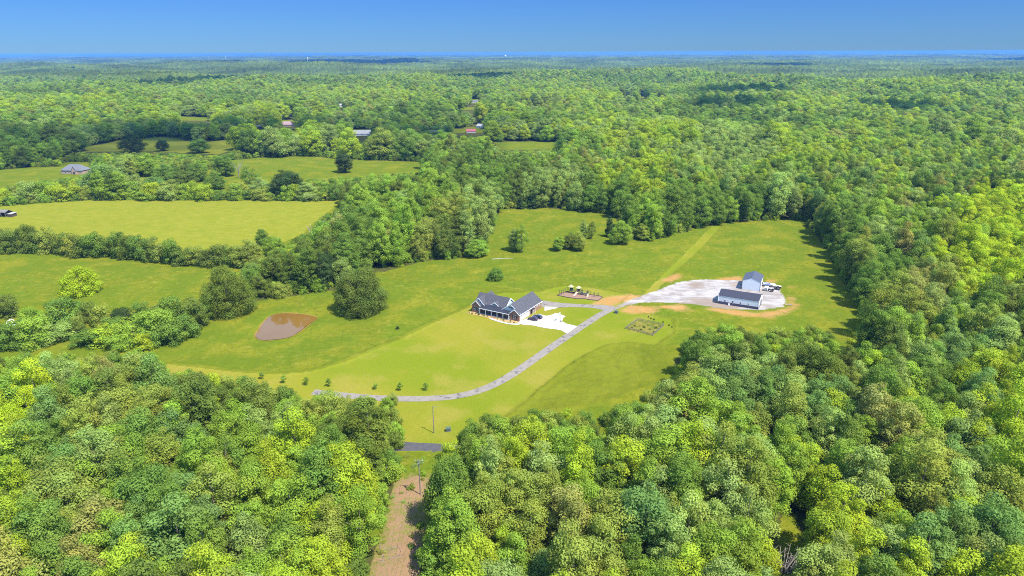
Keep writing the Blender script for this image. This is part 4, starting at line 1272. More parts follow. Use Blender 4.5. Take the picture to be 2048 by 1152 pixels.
# ---------------------------------------------------------------- cars, hoop, utility boxes
def car(name, loc, rz, paint, label):
    r = empty(name, loc, rz, label, 'car')
    prof = [(-2.35, .45), (-2.38, .85), (-2.2, 1.05), (-1.5, 1.12), (1.0, 1.08), (2.1, .95), (2.38, .75), (2.40, .40), (1.95, .28), (-2.0, .28)]
    top = [(-2.15, 1.06), (-1.75, 1.58), (-.9, 1.70), (.25, 1.66), (1.15, 1.10)]
    b = MB().prism(prof, 'y', -.92, .92).build('body', paint, r)
    bv = b.modifiers.new('soft edges', 'BEVEL'); bv.width = .10; bv.segments = 2
    vs, fs = [], []
    for y, k in ((-.84, 1), (.84, 1)):
        for x, z in top: vs.append((x, y * (1 if z < 1.2 else .80), z))
    n = len(top)
    fs = [tuple(range(n)), tuple(range(n, 2 * n))[::-1]] + [(i, n + i, n + i + 1, i + 1) for i in range(n - 1)]
    MB().add(vs, fs).build('windows', GLASS, r)
    rf = MB().add([(-1.72, -.66, 1.60), (-.9, -.66, 1.72), (.22, -.66, 1.68), (-1.72, .66, 1.60), (-.9, .66, 1.72), (.22, .66, 1.68)], [(0, 1, 4, 3), (1, 2, 5, 4)]).build('roof_panel', paint, r)
    sm = rf.modifiers.new('thickness', 'SOLIDIFY'); sm.thickness = .04
    for sx in (-1.45, 1.5):
        for sy in (-.86, .86):
            wt = MB().tube([(sx, sy - .11, .34), (sx, sy + .11, .34)], .34, 14).build('wheel', BLACK, r)
            MB().tube([(sx, sy + (.112 if sy > 0 else -.112) - .005, .34), (sx, sy + (.112 if sy > 0 else -.112) + .005, .34)], .2, 10).build('rim', STEEL, wt)
    for sy in (-.68, .68):
        MB().box(2.30, 2.41, sy - .2, sy + .2, .66, .80).build('headlight', WHITE, r)
        MB().box(-2.41, -2.33, sy - .16, sy + .16, .78, .98).build('tail_light', principled('red lens', (.35, .02, .02), .3), r)
    return r
PAINT1 = principled('plum paint', (0.035, 0.022, 0.040), .25, .5); PAINT2 = principled('dark blue paint', (0.018, 0.02, 0.045), .25, .5)
c1, c2 = ground(1066, 640.5), ground(1075, 636.5)
car('parked_car', c1 + Vector((0, 0, .08)), HANG + math.pi + R_(4), PAINT1, 'dark plum hatchback parked in front of the garage doors, nearer one')
car('parked_car', c2 + Vector((0, 0, .08)), HANG + math.pi - R_(6), PAINT2, 'dark blue car behind the plum one on the concrete apron')

hoop_p = ground(1121.5, 643)
hoop = empty('basketball_hoop', hoop_p + Vector((0, 0, .06)), HANG, 'black pole basketball hoop with clear backboard on the concrete apron', 'basketball hoop')
MB().tube([(0, 0, 0), (0, 0, 2.7), (-.7, 0, 3.25)], .09, 8).build('pole', SHUTTER, hoop)
bb = MB().box(-.80, -.74, -.9, .9, 2.9, 4.0).build('backboard', principled('board', (.45, .5, .52), .3), hoop)
rg = MB().tube([(-1.05 + .23 * math.cos(a * .524), .23 * math.sin(a * .524), 3.05) for a in range(13)], .02, 5).build('rim', principled('orange rim', (.5, .12, .02)), hoop)
MB().box(-.5, .5, -.4, .4, 0, .16).build('base', SHUTTER, hoop)

GREENB = principled('utility green', (0.05, 0.075, 0.06), .5)
for (px, py), lb, rz in (((1232.5, 626.5), 'dark green utility box on a pad where the drive meets gravel', -.4), ((896.5, 862), 'dark green utility box on the grass right of the light pole', .2)):
    p = ground(px, py)
    u = empty('utility_box', p, rz, lb, 'utility box')
    MB().box(-.85, .85, -.65, .65, -.1, .14).build('pad', WOODB, u)
    q = MB().box(-.75, .75, -.55, .55, .14, 1.15).build('cabinet', GREENB, u)
    q.modifiers.new('soft', 'BEVEL').width = .05
    MB().prism([(-.62, 1.15), (.62, 1.15), (.58, 1.25), (-.58, 1.22)], 'x', -.82, .82).build('lid', GREENB, u)
    for sx in (-.37, .37):
        MB().box(sx - .33, sx + .33, -.575, -.552, .25, 1.05).build('door', GREENB, u)

# ---------------------------------------------------------------- barns
def barn(px, py, ang, L, Wd, ze, zr, axis, label, kind):
    p = ground(px, py)
    r = empty('metal_barn', p + Vector((0, 0, .05)), ang, label, 'barn')
    if kind == 'shop':
        # origin at the near right corner; long side runs to -x, ends face +x
        MB().gable(-L, 0, 0, Wd, ze, zr, 'x', -1).build('wall', BARNW, r)
        mb = MB()
        mb.box(-L - .03, .03, -.03, -.004, -.9, 1.3)
        mb.build('wainscot', NAVY, r)
        e = MB().box(.004, .03, .0, Wd, -.9, 1.25).build('end_wainscot', NAVY, r)
        MB().roof(-L, 0, 0, Wd, ze, zr, 'x', .12, .10, .12).build('roof', NAVYR, r)
        tr = MB()
        for x in (-L - .02, .02):
            for y in (-.02, Wd + .02):
                tr.box(x - .07, x + .07, y - .07, y + .07, .98, ze)
        tr.build('corner_trim', WHITE, r)
        for k in range(4):
            window(r, -L + 3.2 + k * 3.65, -.004, 1.25, .75, 1.15, shutters=False)
        d = MB().box(.035, .09, 4.2, 8.2, -.05, 3.6).build('overhead_door', NAVY, r)
        fr = MB(); fr.box(.03, .13, 4.05, 4.2, -.05, 3.75); fr.box(.03, .13, 8.2, 8.35, -.05, 3.75); fr.box(.03, .13, 4.2, 8.2, 3.6, 3.75)
        fr.build('door_frame', WHITE, d)
        ac = MB().box(-L + 4.9, -L + 5.5, -.7, -.1, 0, .75); ac.tube([(-L + 5.2, -.2, .7), (-L + 5.2, -.2, 1.9), (-L + 5.5, -.5, 2.1)], .05, 6)
        ac.build('meter_post', WHITE, r)
        MB().box(-L - .09, -L - .035, 5, 6.1, 0, 2.1).build('side_door', WHITE, r)
    else:
        # origin at the near right corner; gable faces -y
        MB().gable(-Wd, 0, 0, L, ze, zr, 'y', -1).build('wall', BARNY, r)
        MB().roof(-Wd, 0, 0, L, ze, zr, 'y', .12, .10, .12).build('roof', NAVYRY, r)
        tr = MB()
        for x in (-Wd - .02, .02):
            for y in (-.02, L + .02):
                tr.box(x - .07, x + .07, y - .07, y + .07, -.5, ze)
        tr.build('corner_trim', NAVY, r)
        MB().box(.004, .05, 5, 8.5, 0, 3.4).build('overhead_door', WHITE, r)
    return r
barn(1516, 619.5, R_(-28), 18.6, 10.6, 4.15, 5.75, 'x', 'long white metal barn with navy wainscot, navy roof and four small windows', 'shop')
barn(1519.5, 583, R_(-25), 12.5, 8.8, 4.9, 6.6, 'y', 'shorter taller white metal barn with navy gable roof behind the long barn', 'shed')

# ---------------------------------------------------------------- trailers and machines beside the barns
def wheels(r, spots, rad, wd=.28):
    for x, y in spots:
        w_ = MB().tube([(x, y - wd / 2, rad), (x, y + wd / 2, rad)], rad, 14).build('wheel', BLACK, r)
        MB().tube([(x, y - wd / 2 - .01, rad), (x, y + wd / 2 + .01, rad)], rad * .5, 9).build('rim', STEEL, w_)
BLUE = principled('blue hull', (0.05, 0.09, 0.30), .3, .5)
p = ground(1538, 573)
t = empty('boat_trailer', p, R_(-20), 'low steel boat trailer under the blue and white boat by the barns', 'trailer')
MB().bar((-3.4, 0, .55), (3.2, 0, .55), .15, .15).bar((-2.4, -.9, .6), (2.6, -.9, .6), .1, .1).bar((-2.4, .9, .6), (2.6, .9, .6), .1, .1).bar((-1, -1, .55), (-1, 1, .55), .1, .1).bar((1.4, -1, .55), (1.4, 1, .55), .1, .1).build('frame', STEEL, t)
wheels(t, ((.9, -1.05), (.9, 1.05)), .36)
bt = empty('boat', p + Vector((0, 0, .68)), R_(-20), 'white motor boat with blue stripe resting on a trailer beside the barns', 'boat')
sec = [(-3.0, 1.05, .0), (-1.5, 1.15, .0), (.5, 1.15, .0), (2.0, .8, .12), (3.2, .08, .45)]
vs, fs = [], []
for x, hw, kz in sec:
    vs += [(x, 0, kz), (x, -hw * .8, .25 + kz * .6), (x, -hw, .95), (x, hw, .95), (x, hw * .8, .25 + kz * .6)]
for i in range(4):
    for k in range(5):
        a = i * 5; k2 = (k + 1) % 5
        fs.append((a + k, a + k2, a + 5 + k2, a + 5 + k))
fs += [(0, 1, 2, 3, 4), (20, 24, 23, 22, 21)]
MB().add(vs, fs).build('hull', WHITE, bt)
MB().box(-3.0, 1.4, -1.18, -1.155, .55, .85).box(-3.0, 1.4, 1.155, 1.18, .55, .85).build('stripe', BLUE, bt)
MB().box(-2.6, .6, -.85, .85, .955, 1.0).build('deck_cover', BLUE, bt)
MB().add([(.6, -.85, .95), (.6, .85, .95), (.25, -.7, 1.5), (.25, .7, 1.5)], [(0, 1, 3, 2)]).build('windscreen', GLASS, bt)
MB().box(-3.45, -3.02, -.25, .25, .3, 1.35).build('outboard_motor', BLACK, bt)
p = ground(1541.5, 583)
tr_ = empty('tractor', p, R_(150), 'dark compact tractor with large rear tyres parked on gravel by the barns', 'tractor')
MB().box(.1, 1.7, -.38, .38, .75, 1.35).build('bonnet', principled('tractor paint', (.04, .05, .06), .4), tr_)
MB().box(-1.0, .1, -.5, .5, .6, 1.0).box(-.75, -.2, -.28, .28, 1.0, 1.15).box(-.85, -.72, -.28, .28, 1.1, 1.6).build('seat', BLACK, tr_)
MB().tube([(-.95, -.5, .9), (-.95, -.5, 2.3), (-.95, .5, 2.3), (-.95, .5, .9)], .05, 6).build('roll_bar', BLACK, tr_)
MB().bar((1.5, -.5, .6), (2.5, -.5, .35), .1, .14).bar((1.5, .5, .6), (2.5, .5, .35), .1, .14).box(2.4, 2.9, -.85, .85, .1, .7).build('loader_bucket', STEEL, tr_)
wheels(tr_, ((-.6, -.75), (-.6, .75)), .68, .4); wheels(tr_, ((1.35, -.6), (1.35, .6)), .42, .28)
p = ground(1532, 581)
ut = empty('cargo_trailer', p, R_(64), 'small white box trailer parked against the taller barn', 'trailer')
q = MB().box(-1.5, 1.5, -.85, .85, .55, 1.9).build('box', WHITE, ut); q.modifiers.new('soft', 'BEVEL').width = .06
MB().bar((1.5, 0, .55), (2.6, 0, .5), .1, .1).build('tongue', STEEL, ut)
MB().box(-1.53, -1.505, -.7, .7, .65, 1.8).build('door', STEEL, ut)
wheels(ut, ((0, -.95), (0, .95)), .34)
p = ground(1553, 574.5)
fb = empty('flatbed_trailer', p, R_(-24), 'flatbed trailer loaded with pale boards right of the boat', 'trailer')
MB().box(-2.6, 2.6, -1.0, 1.0, .62, .74).build('deck', WOODB, fb)
MB().bar((2.6, 0, .62), (3.7, 0, .5), .1, .1).build('tongue', STEEL, fb)
wheels(fb, ((-.5, -1.1), (-.5, 1.1), (.4, -1.1), (.4, 1.1)), .34)
ld = empty('lumber_stack', p + Vector((0, 0, .76)), R_(-24), 'pale boards stacked on the flatbed trailer', 'lumber')
for k in range(5):
    MB().box(-2.0, 2.2, -.8 + .33 * k, -.52 + .33 * k, 0, .16 + .06 * (k % 2)).build('board', MULCH if k % 2 else WHITE, ld)
p = ground(1554, 579.5)
uv = empty('utility_vehicle', p, R_(-30), 'small dark off-road utility vehicle beside the flatbed trailer', 'vehicle')
MB().box(-1.4, -.2, -.65, .65, .5, .85).box(-.2, .6, -.62, .62, .42, .6).box(.6, 1.5, -.6, .6, .5, .95).build('body', SHUTTER, uv)
MB().tube([(-.2, -.6, .8), (-.25, -.58, 1.8), (.55, -.55, 1.75), (.85, -.58, .95)], .04, 6).tube([(-.2, .6, .8), (-.25, .58, 1.8), (.55, .55, 1.75), (.85, .58, .95)], .04, 6).build('cage', BLACK, uv)
MB().box(-.3, .6, -.6, .6, 1.8, 1.85).build('roof', SHUTTER, uv)
MB().box(-.15, .2, -.5, .5, .6, .75).box(-.2, -.1, -.5, .5, .75, 1.2).build('seat', BLACK, uv)
wheels(uv, ((-1, -.7), (-1, .7), (1, -.7), (1, .7)), .33, .25)
p = ground(1576, 609.5)
MBs = MB()
slab = empty('plywood_sheet', p, R_(-15), 'pale plywood sheet lying on the gravel edge right of the barns', 'plywood')
MB().box(-1.2, 1.6, -.7, .7, .02, .08).build('sheet', MULCH, slab); MB().box(-.6, 2.0, -.2, 1.0, .085, .14).build('sheet', WOODB, slab)
p = ground(1004, 518)
PIPEW = principled('pale pipe', (.22, .22, .19), .8)
pipe = empty('drain_pipe', p, R_(8), 'pale pipe lying in the low grass of the back pasture', 'pipe')
MB().tube([(-6.0, 0, .12), (-2, .1, .16), (6.0, 0, .12)], .26, 9).build('barrel', PIPEW, pipe)
MB().tube([(6.0, 0, .12), (6.3, 0, .12)], .32, 9).build('collar', PIPEW, pipe)

# ---------------------------------------------------------------- garden fence
gc = [ground(*q) for q in GARDEN]
gf = empty('garden_fence', gc[0], 0, 'grey weathered rail fence squared around the weedy garden plot', 'fence')
for a, b in zip(gc, gc[1:] + gc[:1]):
    d = b - a
    n_ = max(3, round(d.length / 2.3))
    pts = [a + d * (k / n_) - gc[0] for k in range(n_ + 1)]
    for q in pts[:-1]:
        MB().box(q.x - .08, q.x + .08, q.y - .08, q.y + .08, q.z - .3, q.z + 1.15).build('post', WOODB, gf)
    for k in range(n_):
        pn = MB()
        for zz in (.15, .50, .85):
            pn.bar(pts[k] + Vector((0, 0, zz + .08)), pts[k + 1] + Vector((0, 0, zz + .08)), .03, .13)
        pn.build('rail_panel', WOODB, gf)
for i, (x, y, s) in enumerate([(1270, 652, .10), (1288, 655, .12), (1300, 659, .10), (1312, 657, .13), (1296, 651, .09), (1264, 656, .08), (1308, 664, .10), (1282, 660, .09), (1320, 653, .10)]):
    p = ground(x, y)
    tree('garden_weed', SHRUB[i % 4], p, (s * 1.4, s * 1.4, s), i, PAL['D' if i % 2 else 'O'], f'olive-green weed clump inside the fenced garden, {ORD[i + 1]} of the scattered ones', 'weed', 'weed clumps in the fenced garden')
for i, (x, y, h) in enumerate([(1297, 634.5, 5), (1302, 637.5, 6), (1308, 640, 5), (1326, 645, 5), (1338, 651.5, 6), (1344, 655, 5)]):
    lone_p = ground(x, y)
    tree('fence_shrub', SHRUB[i % 4], lone_p, (.085, .085, .11), i, PAL['D'], f'tiny dark shrub, {ORD[i + 1]} from the left behind the garden fence', 'shrub', 'tiny shrubs behind the garden fence')

# ---------------------------------------------------------------- playground
MULCHP = weathered('playground mulch', (0.200, 0.125, 0.085), (0.150, 0.092, 0.064), 1.5, .95, .1, .3)
TIMBER = weathered('dark timber', (0.085, 0.065, 0.05), (0.05, 0.04, 0.03), 2, .95, .1)
def pz(x, y): return ground(1100 + x / 15.75, 560 + y / 15.75)
edge_pts = [pz(*q) for q in [(225, 488), (560, 555), (860, 598), (1060, 592), (1210, 622), (1510, 652), (1660, 552), (1560, 508), (1050, 440), (560, 372), (390, 405)]]
sheet('playground_mulch', edge_pts, MULCHP, .10)
eg = empty('playground_border', edge_pts[0], 0, 'dark timber border around the brown playground mulch', 'border')
for a, b in zip(edge_pts, edge_pts[1:] + edge_pts[:1]):
    MB().bar(a - edge_pts[0] + Vector((0, 0, .14)), b - edge_pts[0] + Vector((0, 0, .14)), .22, .34).build('timber', TIMBER, eg)
PG = principled('playground post', (0.03, 0.045, 0.05), .5); CREAM = principled('cream plastic', (0.30, 0.26, 0.15), .5); TANP = principled('tan plastic', (0.55, 0.36, 0.24), .45)
ta, tb = pz(655, 405), pz(890, 445)
dirp = (tb - ta); pl_ang = math.atan2(dirp.y, dirp.x); gap = dirp.length
play = empty('play_structure', ta, pl_ang, 'playground tower pair with cream pyramid roofs, bridge and two slides on brown mulch', 'playground')
for cx in (0, gap):
    for sx in (-.75, .75):
        for sy in (-.75, .75):
            MB().tube([(cx + sx, sy, 0), (cx + sx, sy, 3.5)], .10, 7).build('post', PG, play)
    MB().box(cx - .72, cx + .72, -.72, .72, 1.35, 1.45).build('deck', PG, play)
    MB().add([(cx - 1.15, -1.15, 3.35), (cx + 1.15, -1.15, 3.35), (cx + 1.15, 1.15, 3.35), (cx - 1.15, 1.15, 3.35), (cx, 0, 4.5)], [(0, 1, 4), (1, 2, 4), (2, 3, 4), (3, 0, 4), (3, 2, 1, 0)]).build('tower_roof', CREAM, play)
    pnl = MB().box(cx - .70, cx + .70, .70, .75, 1.5, 2.5)
    for k in range(5):
        pnl.box(cx - .6 + .28 * k, cx - .55 + .28 * k, -.76, -.72, 1.5, 2.3)
    pnl.build('panel', PG, play)
br = MB().box(.76, gap - .76, -.5, .5, 1.25, 1.33)
for y in (-.55, .55):
    br.bar((.76, y, 2.2), (gap - .76, y, 2.2), .06, .06)
    for k in range(6): br.bar((.9 + k * (gap - 1.8) / 5, y, 1.33), (.9 + k * (gap - 1.8) / 5, y, 2.2), .03, .03)
br.build('bridge', PG, play)
def slide(pts, wd, mat):
    vs, fs = [], []
    for p_, q_ in zip(pts[:-1], pts[1:]):
        d = (Vector(q_) - Vector(p_)); d.z = 0; break
    n_ = Vector((-d.y, d.x, 0)).normalized()
    for p_ in pts:
        p_ = Vector(p_)
        vs += [p_ + n_ * (wd / 2) + Vector((0, 0, .28)), p_ + n_ * (wd / 2 - .07), p_ - n_ * (wd / 2 - .07), p_ - n_ * (wd / 2) + Vector((0, 0, .28))]
    for i in range(len(pts) - 1):
        for k in range(3): fs.append((4 * i + k, 4 * i + k + 1, 4 * i + 5 + k, 4 * i + 4 + k))
    o = MB().add(vs, fs).build('slide', mat, play)
    o.modifiers.new('thickness', 'SOLIDIFY').thickness = .06
slide([(gap, -.8, 1.4), (gap - .15, -1.6, 1.2), (gap - .35, -3.2, .45), (gap - .45, -4.2, .25)], 1.0, TANP)
xr = (pz(1160, 500) - ta).length
slide([(xr + .5, -.2, 1.2), (xr + .75, -.9, .9), (xr + .95, -1.8, .35), (xr + 1.0, -2.4, .2)], .9, CREAM)
MB().box(gap + 1.2, xr + .6, -.6, .6, .95, 1.05).build('low_deck', PG, play)
for i, x in enumerate((gap + 1.3, gap + 1.9, xr - .2, xr + .5)):
    for sy in (-.62, .62):
        MB().tube([(x, sy, 0), (x, sy, 2.6 + .3 * (i == 1))], .10, 7).build('post', PG, play)
def frame(pts, h, label, name, top=True):
    o0 = pts[0]
    r = empty(name, o0, 0, label, 'climbing frame')
    for q in pts:
        q = q - o0
        MB().tube([(q.x, q.y, 0), (q.x, q.y, h)], .10, 7).build('post', PG, r)
    if top:
        for a, b in zip(pts[:-1], pts[1:]):
            MB().bar(a - o0 + Vector((0, 0, h - .25)), b - o0 + Vector((0, 0, h - .25)), .06, .06).build('rail', PG, r)
frame([pz(292, 465), pz(365, 478), pz(432, 435), pz(495, 400), pz(560, 365)], 2.6, 'row of dark climbing posts at the left end of the playground', 'climbing_frame')
frame([pz(1360, 545), pz(1395, 520), pz(1480, 555), pz(1535, 520)], 2.2, 'dark overhead ladder posts at the right end of the playground', 'climbing_frame')
frame([pz(1025, 430), pz(1190, 455), pz(1265, 470)], 2.0, 'dark posts behind the low deck of the play towers', 'climbing_frame')

# ---------------------------------------------------------------- poles and cut wood in the cleared strip
POLEW = weathered('pole wood', (0.17, 0.155, 0.135), (0.12, 0.11, 0.095), 2, .95, .1)
p1 = ground(868, 866)
lp = empty('light_pole', p1, 0, 'tall wooden pole with a small lamp arm on the grass above the road', 'light pole')
MB().tube([(0, 0, -.3), (0, 0, 9.6)], [.17, .11], 9).build('pole', POLEW, lp)
arm = MB().tube([(0, 0, 9.3), (.55, -.2, 9.75), (.95, -.35, 9.7)], .04, 6).build('arm', STEEL, lp)
MB().box(.88, 1.22, -.52, -.34, 9.58, 9.7).build('lamp_head', STEEL, arm)
p2 = ground(841, 989)
up = empty('utility_pole', p2, 0, 'wooden utility pole with crossarm and grey transformer in the cleared strip', 'utility pole')
MB().tube([(0, 0, -.3), (0, 0, 11.2)], [.18, .12], 9).build('pole', POLEW, up)
MB().bar((-1.1, .0, 10.7), (1.1, .0, 10.7), .12, .14).build('crossarm', POLEW, up)
MB().tube([(.0, -.36, 9.2), (.0, -.36, 10.2)], .24, 10).build('transformer', STEEL, up)
for x in (-1.0, 0, 1.0):
    MB().tube([(x, 0, 10.77), (x, 0, 11.05)], .06, 6).build('insulator', WHITE, up)
e1 = ground(780, 1330)
wires = empty('power_line', p2 + Vector((0, 0, 10.8)), 0, 'thin grey power wires running down the cleared strip from the utility pole', 'power line')
for x, dx in ((-1.0, 0), (1.0, .6)):
    a = Vector((x, 0, .2)); b = e1 - p2 + Vector((dx, 0, .0)) 
    pts = [a.lerp(b, t / 10) + Vector((0, 0, -1.6 * 4 * (t / 10) * (1 - t / 10))) for t in range(11)]
    MB().tube(pts, .013, 5).build('wire', BLACK, wires)
g_ = random.Random(21)
weeds = []
for i in range(26):
    t = i / 25
    y = 915 + 235 * t ** 1.15
    xl = 798 - 58 * t ** 1.2; xr = 872 - 34 * t
    x = (xl + (xr - xl) * g_.uniform(.08, .92)) if t < .45 else (xl + g_.uniform(2, 16) if i % 2 else xr - g_.uniform(6, 24))
    weeds.append((x, y))
for i, (x, y) in enumerate(weeds):
    q = g_.uniform(.12, .30)
    c = g_.choice('BOOPN')
    tree('brush_clump', SHRUB[i % 4], ground(x, y), (q, q, q * g_.uniform(.5, .8)), i, PAL[c], f'low {COLOUR_WORD[c]} brush clump in the cleared strip, {ORD[i + 1]} from the road', 'brush', 'low brush clumps in the cleared strip')
LOGW = weathered('dead wood', (0.20, 0.165, 0.13), (0.13, 0.105, 0.08), 2, .95, .1)
logs = [((758, 1085), (770, 1128)), ((745, 1150), (772, 1118)), ((772, 1118), (818, 1112)), ((768, 1100), (805, 1098)), ((770, 1125), (778, 1160)), ((748, 1138), (752, 1180)), ((752, 1160), (790, 1190)), ((790, 1096), (812, 1114))]
for i, (a, b) in enumerate(logs):
    pa, pb = ground(*a), ground(*b)
    o = empty('cut_log', pa, 0, f'bare grey felled branch on the cleared strip, {ORD[i + 1]} from its upper end', 'log', 'felled branches on the cleared strip')
    d = pb - pa
    m_ = d * .5 + Vector((g_.uniform(-.4, .4), g_.uniform(-.4, .4), .35))
    MB().tube([(0, 0, .2), m_, d + Vector((0, 0, .25))], [.13, .10, .04], 7).build('stem', LOGW, o)
    for k in range(5):
        s0 = (d * g_.uniform(.35, .9)) + Vector((0, 0, .3))
        MB().tube([s0, s0 + Vector((g_.uniform(-1.6, 1.6), g_.uniform(-1.4, 1.4), g_.uniform(.1, .7)))], [.045, .02], 5).build('twig', LOGW, o)
# bare dead trees
def dead_tree(px, py, h, label, seed, spread=.55, n=26):
    g = random.Random(seed)
    p = ground(px, py)
    r = empty('dead_tree', p, 0, label, 'tree')
    MB().tube([(0, 0, -.3), (0, 0, h * .35), (.3, .1, h * .55)], [.35, .26, .16], 8).build('trunk', POLEW, r)
    mb = MB()
    for k in range(n):
        a = g.uniform(0, 6.28); z = h * g.uniform(.15, .5); q = h * g.uniform(.25, spread)
        mid = Vector((math.cos(a) * q * .5, math.sin(a) * q * .5, z + h * .22)); end = Vector((math.cos(a) * q, math.sin(a) * q, min(h, z + h * g.uniform(.35, .55))))
        mb.tube([(0, 0, z), mid, end], [.12, .08, .03], 5)
        for _ in range(3):
            e = mid.lerp(end, g.uniform(.2, .9))
            mb.tube([e, e + Vector((g.uniform(-1, 1), g.uniform(-1, 1), g.uniform(.4, 1.4))) * h * .1], [.05, .02], 4)
    mb.build('bare_branch', principled('bleached wood', (.22, .19, .16), .95, .1), r)
dead_tree(634, 490, 13, 'bare bleached dead tree at the left edge of the pond wood', 3)
dead_tree(696, 585, 9, 'small bare grey tree under the wood edge left of the huge oak', 4)
dead_tree(1562, 1175, 10, 'bare grey branched tree in a gap at the bottom of the right wood', 6, .45, 34)
dead_tree(478, 356, 18, 'bare dead tree standing in the far middle field', 8, .35, 14)

# ---------------------------------------------------------------- houses and masts far off
def far_house(name, px, py, L, Wd, ze, zr, ang, wall, roof, label, hip=False, extra=None):
    p = ground(px, py)
    r = empty(name, p, R_(ang), label, 'house' if 'house' in name else 'shed')
    MB().box(-L / 2, L / 2, -Wd / 2, Wd / 2, -2, ze).build('wall', wall, r)
    if hip:
        o = .6; k = Wd * .45
        MB().add([(-L / 2 - o, -Wd / 2 - o, ze), (L / 2 + o, -Wd / 2 - o, ze), (L / 2 + o, Wd / 2 + o, ze), (-L / 2 - o, Wd / 2 + o, ze), (-L / 2 + k, 0, zr), (L / 2 - k, 0, zr)],
                 [(0, 1, 5, 4), (1, 2, 5), (2, 3, 4, 5), (3, 0, 4), (3, 2, 1, 0)]).build('roof', roof, r)
    else:
        MB().gable(-L / 2, L / 2, -Wd / 2 + .02, Wd / 2 - .02, ze + .01, zr - .05, 'x', ze - .1).build('gable', wall, r)
        MB().roof(-L / 2, L / 2, -Wd / 2, Wd / 2, ze, zr, 'x', .5, .2, .4).build('roof', roof, r)
    for k in range(3):
        x = -L / 2 + L * (k + .7) / 3.4
        wf = MB().box(x - .7, x + .7, -Wd / 2 - .06, -Wd / 2 - .005, .9, 2.3).build('window', WHITE, r)
        MB().box(x - .6, x + .6, -Wd / 2 - .09, -Wd / 2 - .065, 1.0, 2.2).build('pane', GLASS, wf)
    return r
TIN = ribbed('pale tin roof', (0.29, 0.275, 0.24), 'X', 1.2, .4, .3); RED = ribbed('red metal roof', (0.27, 0.07, 0.07), 'X', 1.2, .5, .3)
GREYR = weathered('grey shingles', (0.115, 0.12, 0.13), (0.09, 0.094, 0.105), 1, .9, .1); PINKR = weathered('pinkish shingles', (0.30, 0.20, 0.20), (0.24, 0.17, 0.17), 1, .9, .1)
TANW = brick_mat('tan brick', (0.30, 0.22, 0.17), (0.24, 0.17, 0.13), (0.35, 0.29, 0.24)); SIDEW = principled('white boards', (0.42, 0.42, 0.40), .8)
fh = far_house('country_house', 153, 346, 23, 13, 3.6, 9.0, -8, TANW, GREYR, 'tan brick house with grey hipped roof beyond the left field', True)
MB().gable(2, 7, -8.6, -6, 4.0, 7.6, 'y', -1).build('entrance_gable', TANW, fh)
MB().roof(2, 7, -8.6, -2, 4.0, 7.6, 'y', .4, .2).build('gable_roof', GREYR, fh)
MB().box(3.6, 5.4, -8.68, -8.61, 0, 2.6).build('front_door', SHUTTER, fh)
far_house('country_house', 575, 250, 26, 12, 3, 8, 5, TANW, PINKR, 'distant house with a pinkish hipped roof among shaded trees', True)
far_house('country_house', 724, 268, 26, 11, 3, 7.5, 14, SIDEW, TIN, 'distant house with a bright tin roof, left of middle in the shaded trees')
far_house('farm_shed', 671, 270, 14, 8, 3, 5.5, 0, SIDEW, TIN, 'low pale tin-roofed shed left of the distant bright tin house')
far_house('country_house', 942, 263, 14, 9, 2.4, 5.4, 6, SIDEW, RED, 'distant house with a bright red metal roof')
far_house('country_house', 868, 267, 18, 10, 3, 6.5, 0, TANW, GREYR, 'distant low house with grey roof left of the red-roofed one')
far_house('farm_shed', 962, 254, 12, 9, 3.4, 6.5, -30, SIDEW, TIN, 'pale shed just right of and behind the red-roofed house')
far_house('farm_shed', 80, 300, 20, 9, 3, 6, 20, SIDEW, TIN, 'pale roofed shed showing between trees at the far left')
far_house('farm_shed', 519, 254, 16, 8, 2.4, 4.2, 0, SIDEW, TIN, 'low white shed in the shaded clearing far left of middle')
far_house('country_house', 681, 213, 18, 10, 3, 6, 0, SIDEW, TIN, 'tiny white house in the sunlit trees far beyond the shaded ones')
far_house('country_house', 950, 204, 16, 10, 3, 6, 0, SIDEW, GREYR, 'tiny house in the pale sunlit clearing far beyond the red roof')
# old open-sided shed at the left edge of the upper field
p = ground(6, 432)
os_ = empty('pole_shed', p, R_(-8), 'old open-fronted shed with rusty tin roof and blue tarp at the left field edge', 'shed')
MB().prism([(-3.5, 3.4), (0, 4.8), (4.0, 2.6), (4.0, 2.75), (0, 4.98), (-3.5, 3.55)], 'x', -6, 6).build('roof', weathered('rusty tin', (.13, .13, .135), (.10, .08, .065), .6, .8, .1), os_)
MB().box(-6, 6, 3.4, 3.5, -1, 3.0).box(-6, -5.9, -3.4, 3.4, -1, 3.4).build('wall', WOODB, os_)
for x in (-5.6, -1.9, 1.9, 5.6):
    MB().box(x - .12, x + .12, -3.5, -3.26, -.5, 3.45).build('post', WOODB, os_)
MB().box(-5.4, -2.1, -3.2, .5, .02, 2.2).build('tarp', BLUE, os_)
MB().box(6.02, 9.5, -2.5, 2.6, -.5, 2.2).build('lean_to', TIMBER, os_)
MB().prism([(-2.8, 2.2), (2.9, 2.6), (2.9, 2.72), (-2.8, 2.32)], 'x', 6.0, 10).build('lean_to_roof', TIN, os_)
# white hoop shelter among the shrubs at the left edge
p = ground(23, 652)
hs = empty('hoop_shelter', p, R_(10), 'white arched hoop frame over a pale cart among the left thicket', 'shelter')
for y in (-.9, .9):
    MB().tube([(-1.5, y, 0)] + [(-1.25 * math.cos(a * math.pi / 8), y, 1.3 + 1.7 * math.sin(a * math.pi / 8)) for a in range(9)] + [(1.5, y, 0)], .11, 7).build('hoop', WHITE, hs)
MB().box(-1.7, 1.7, -1.0, 1.0, .15, .4).build('floor', WHITE, hs)
MB().box(-1.5, 1.0, -1.9, -1.05, .3, .9).build('cart', STEEL, hs)
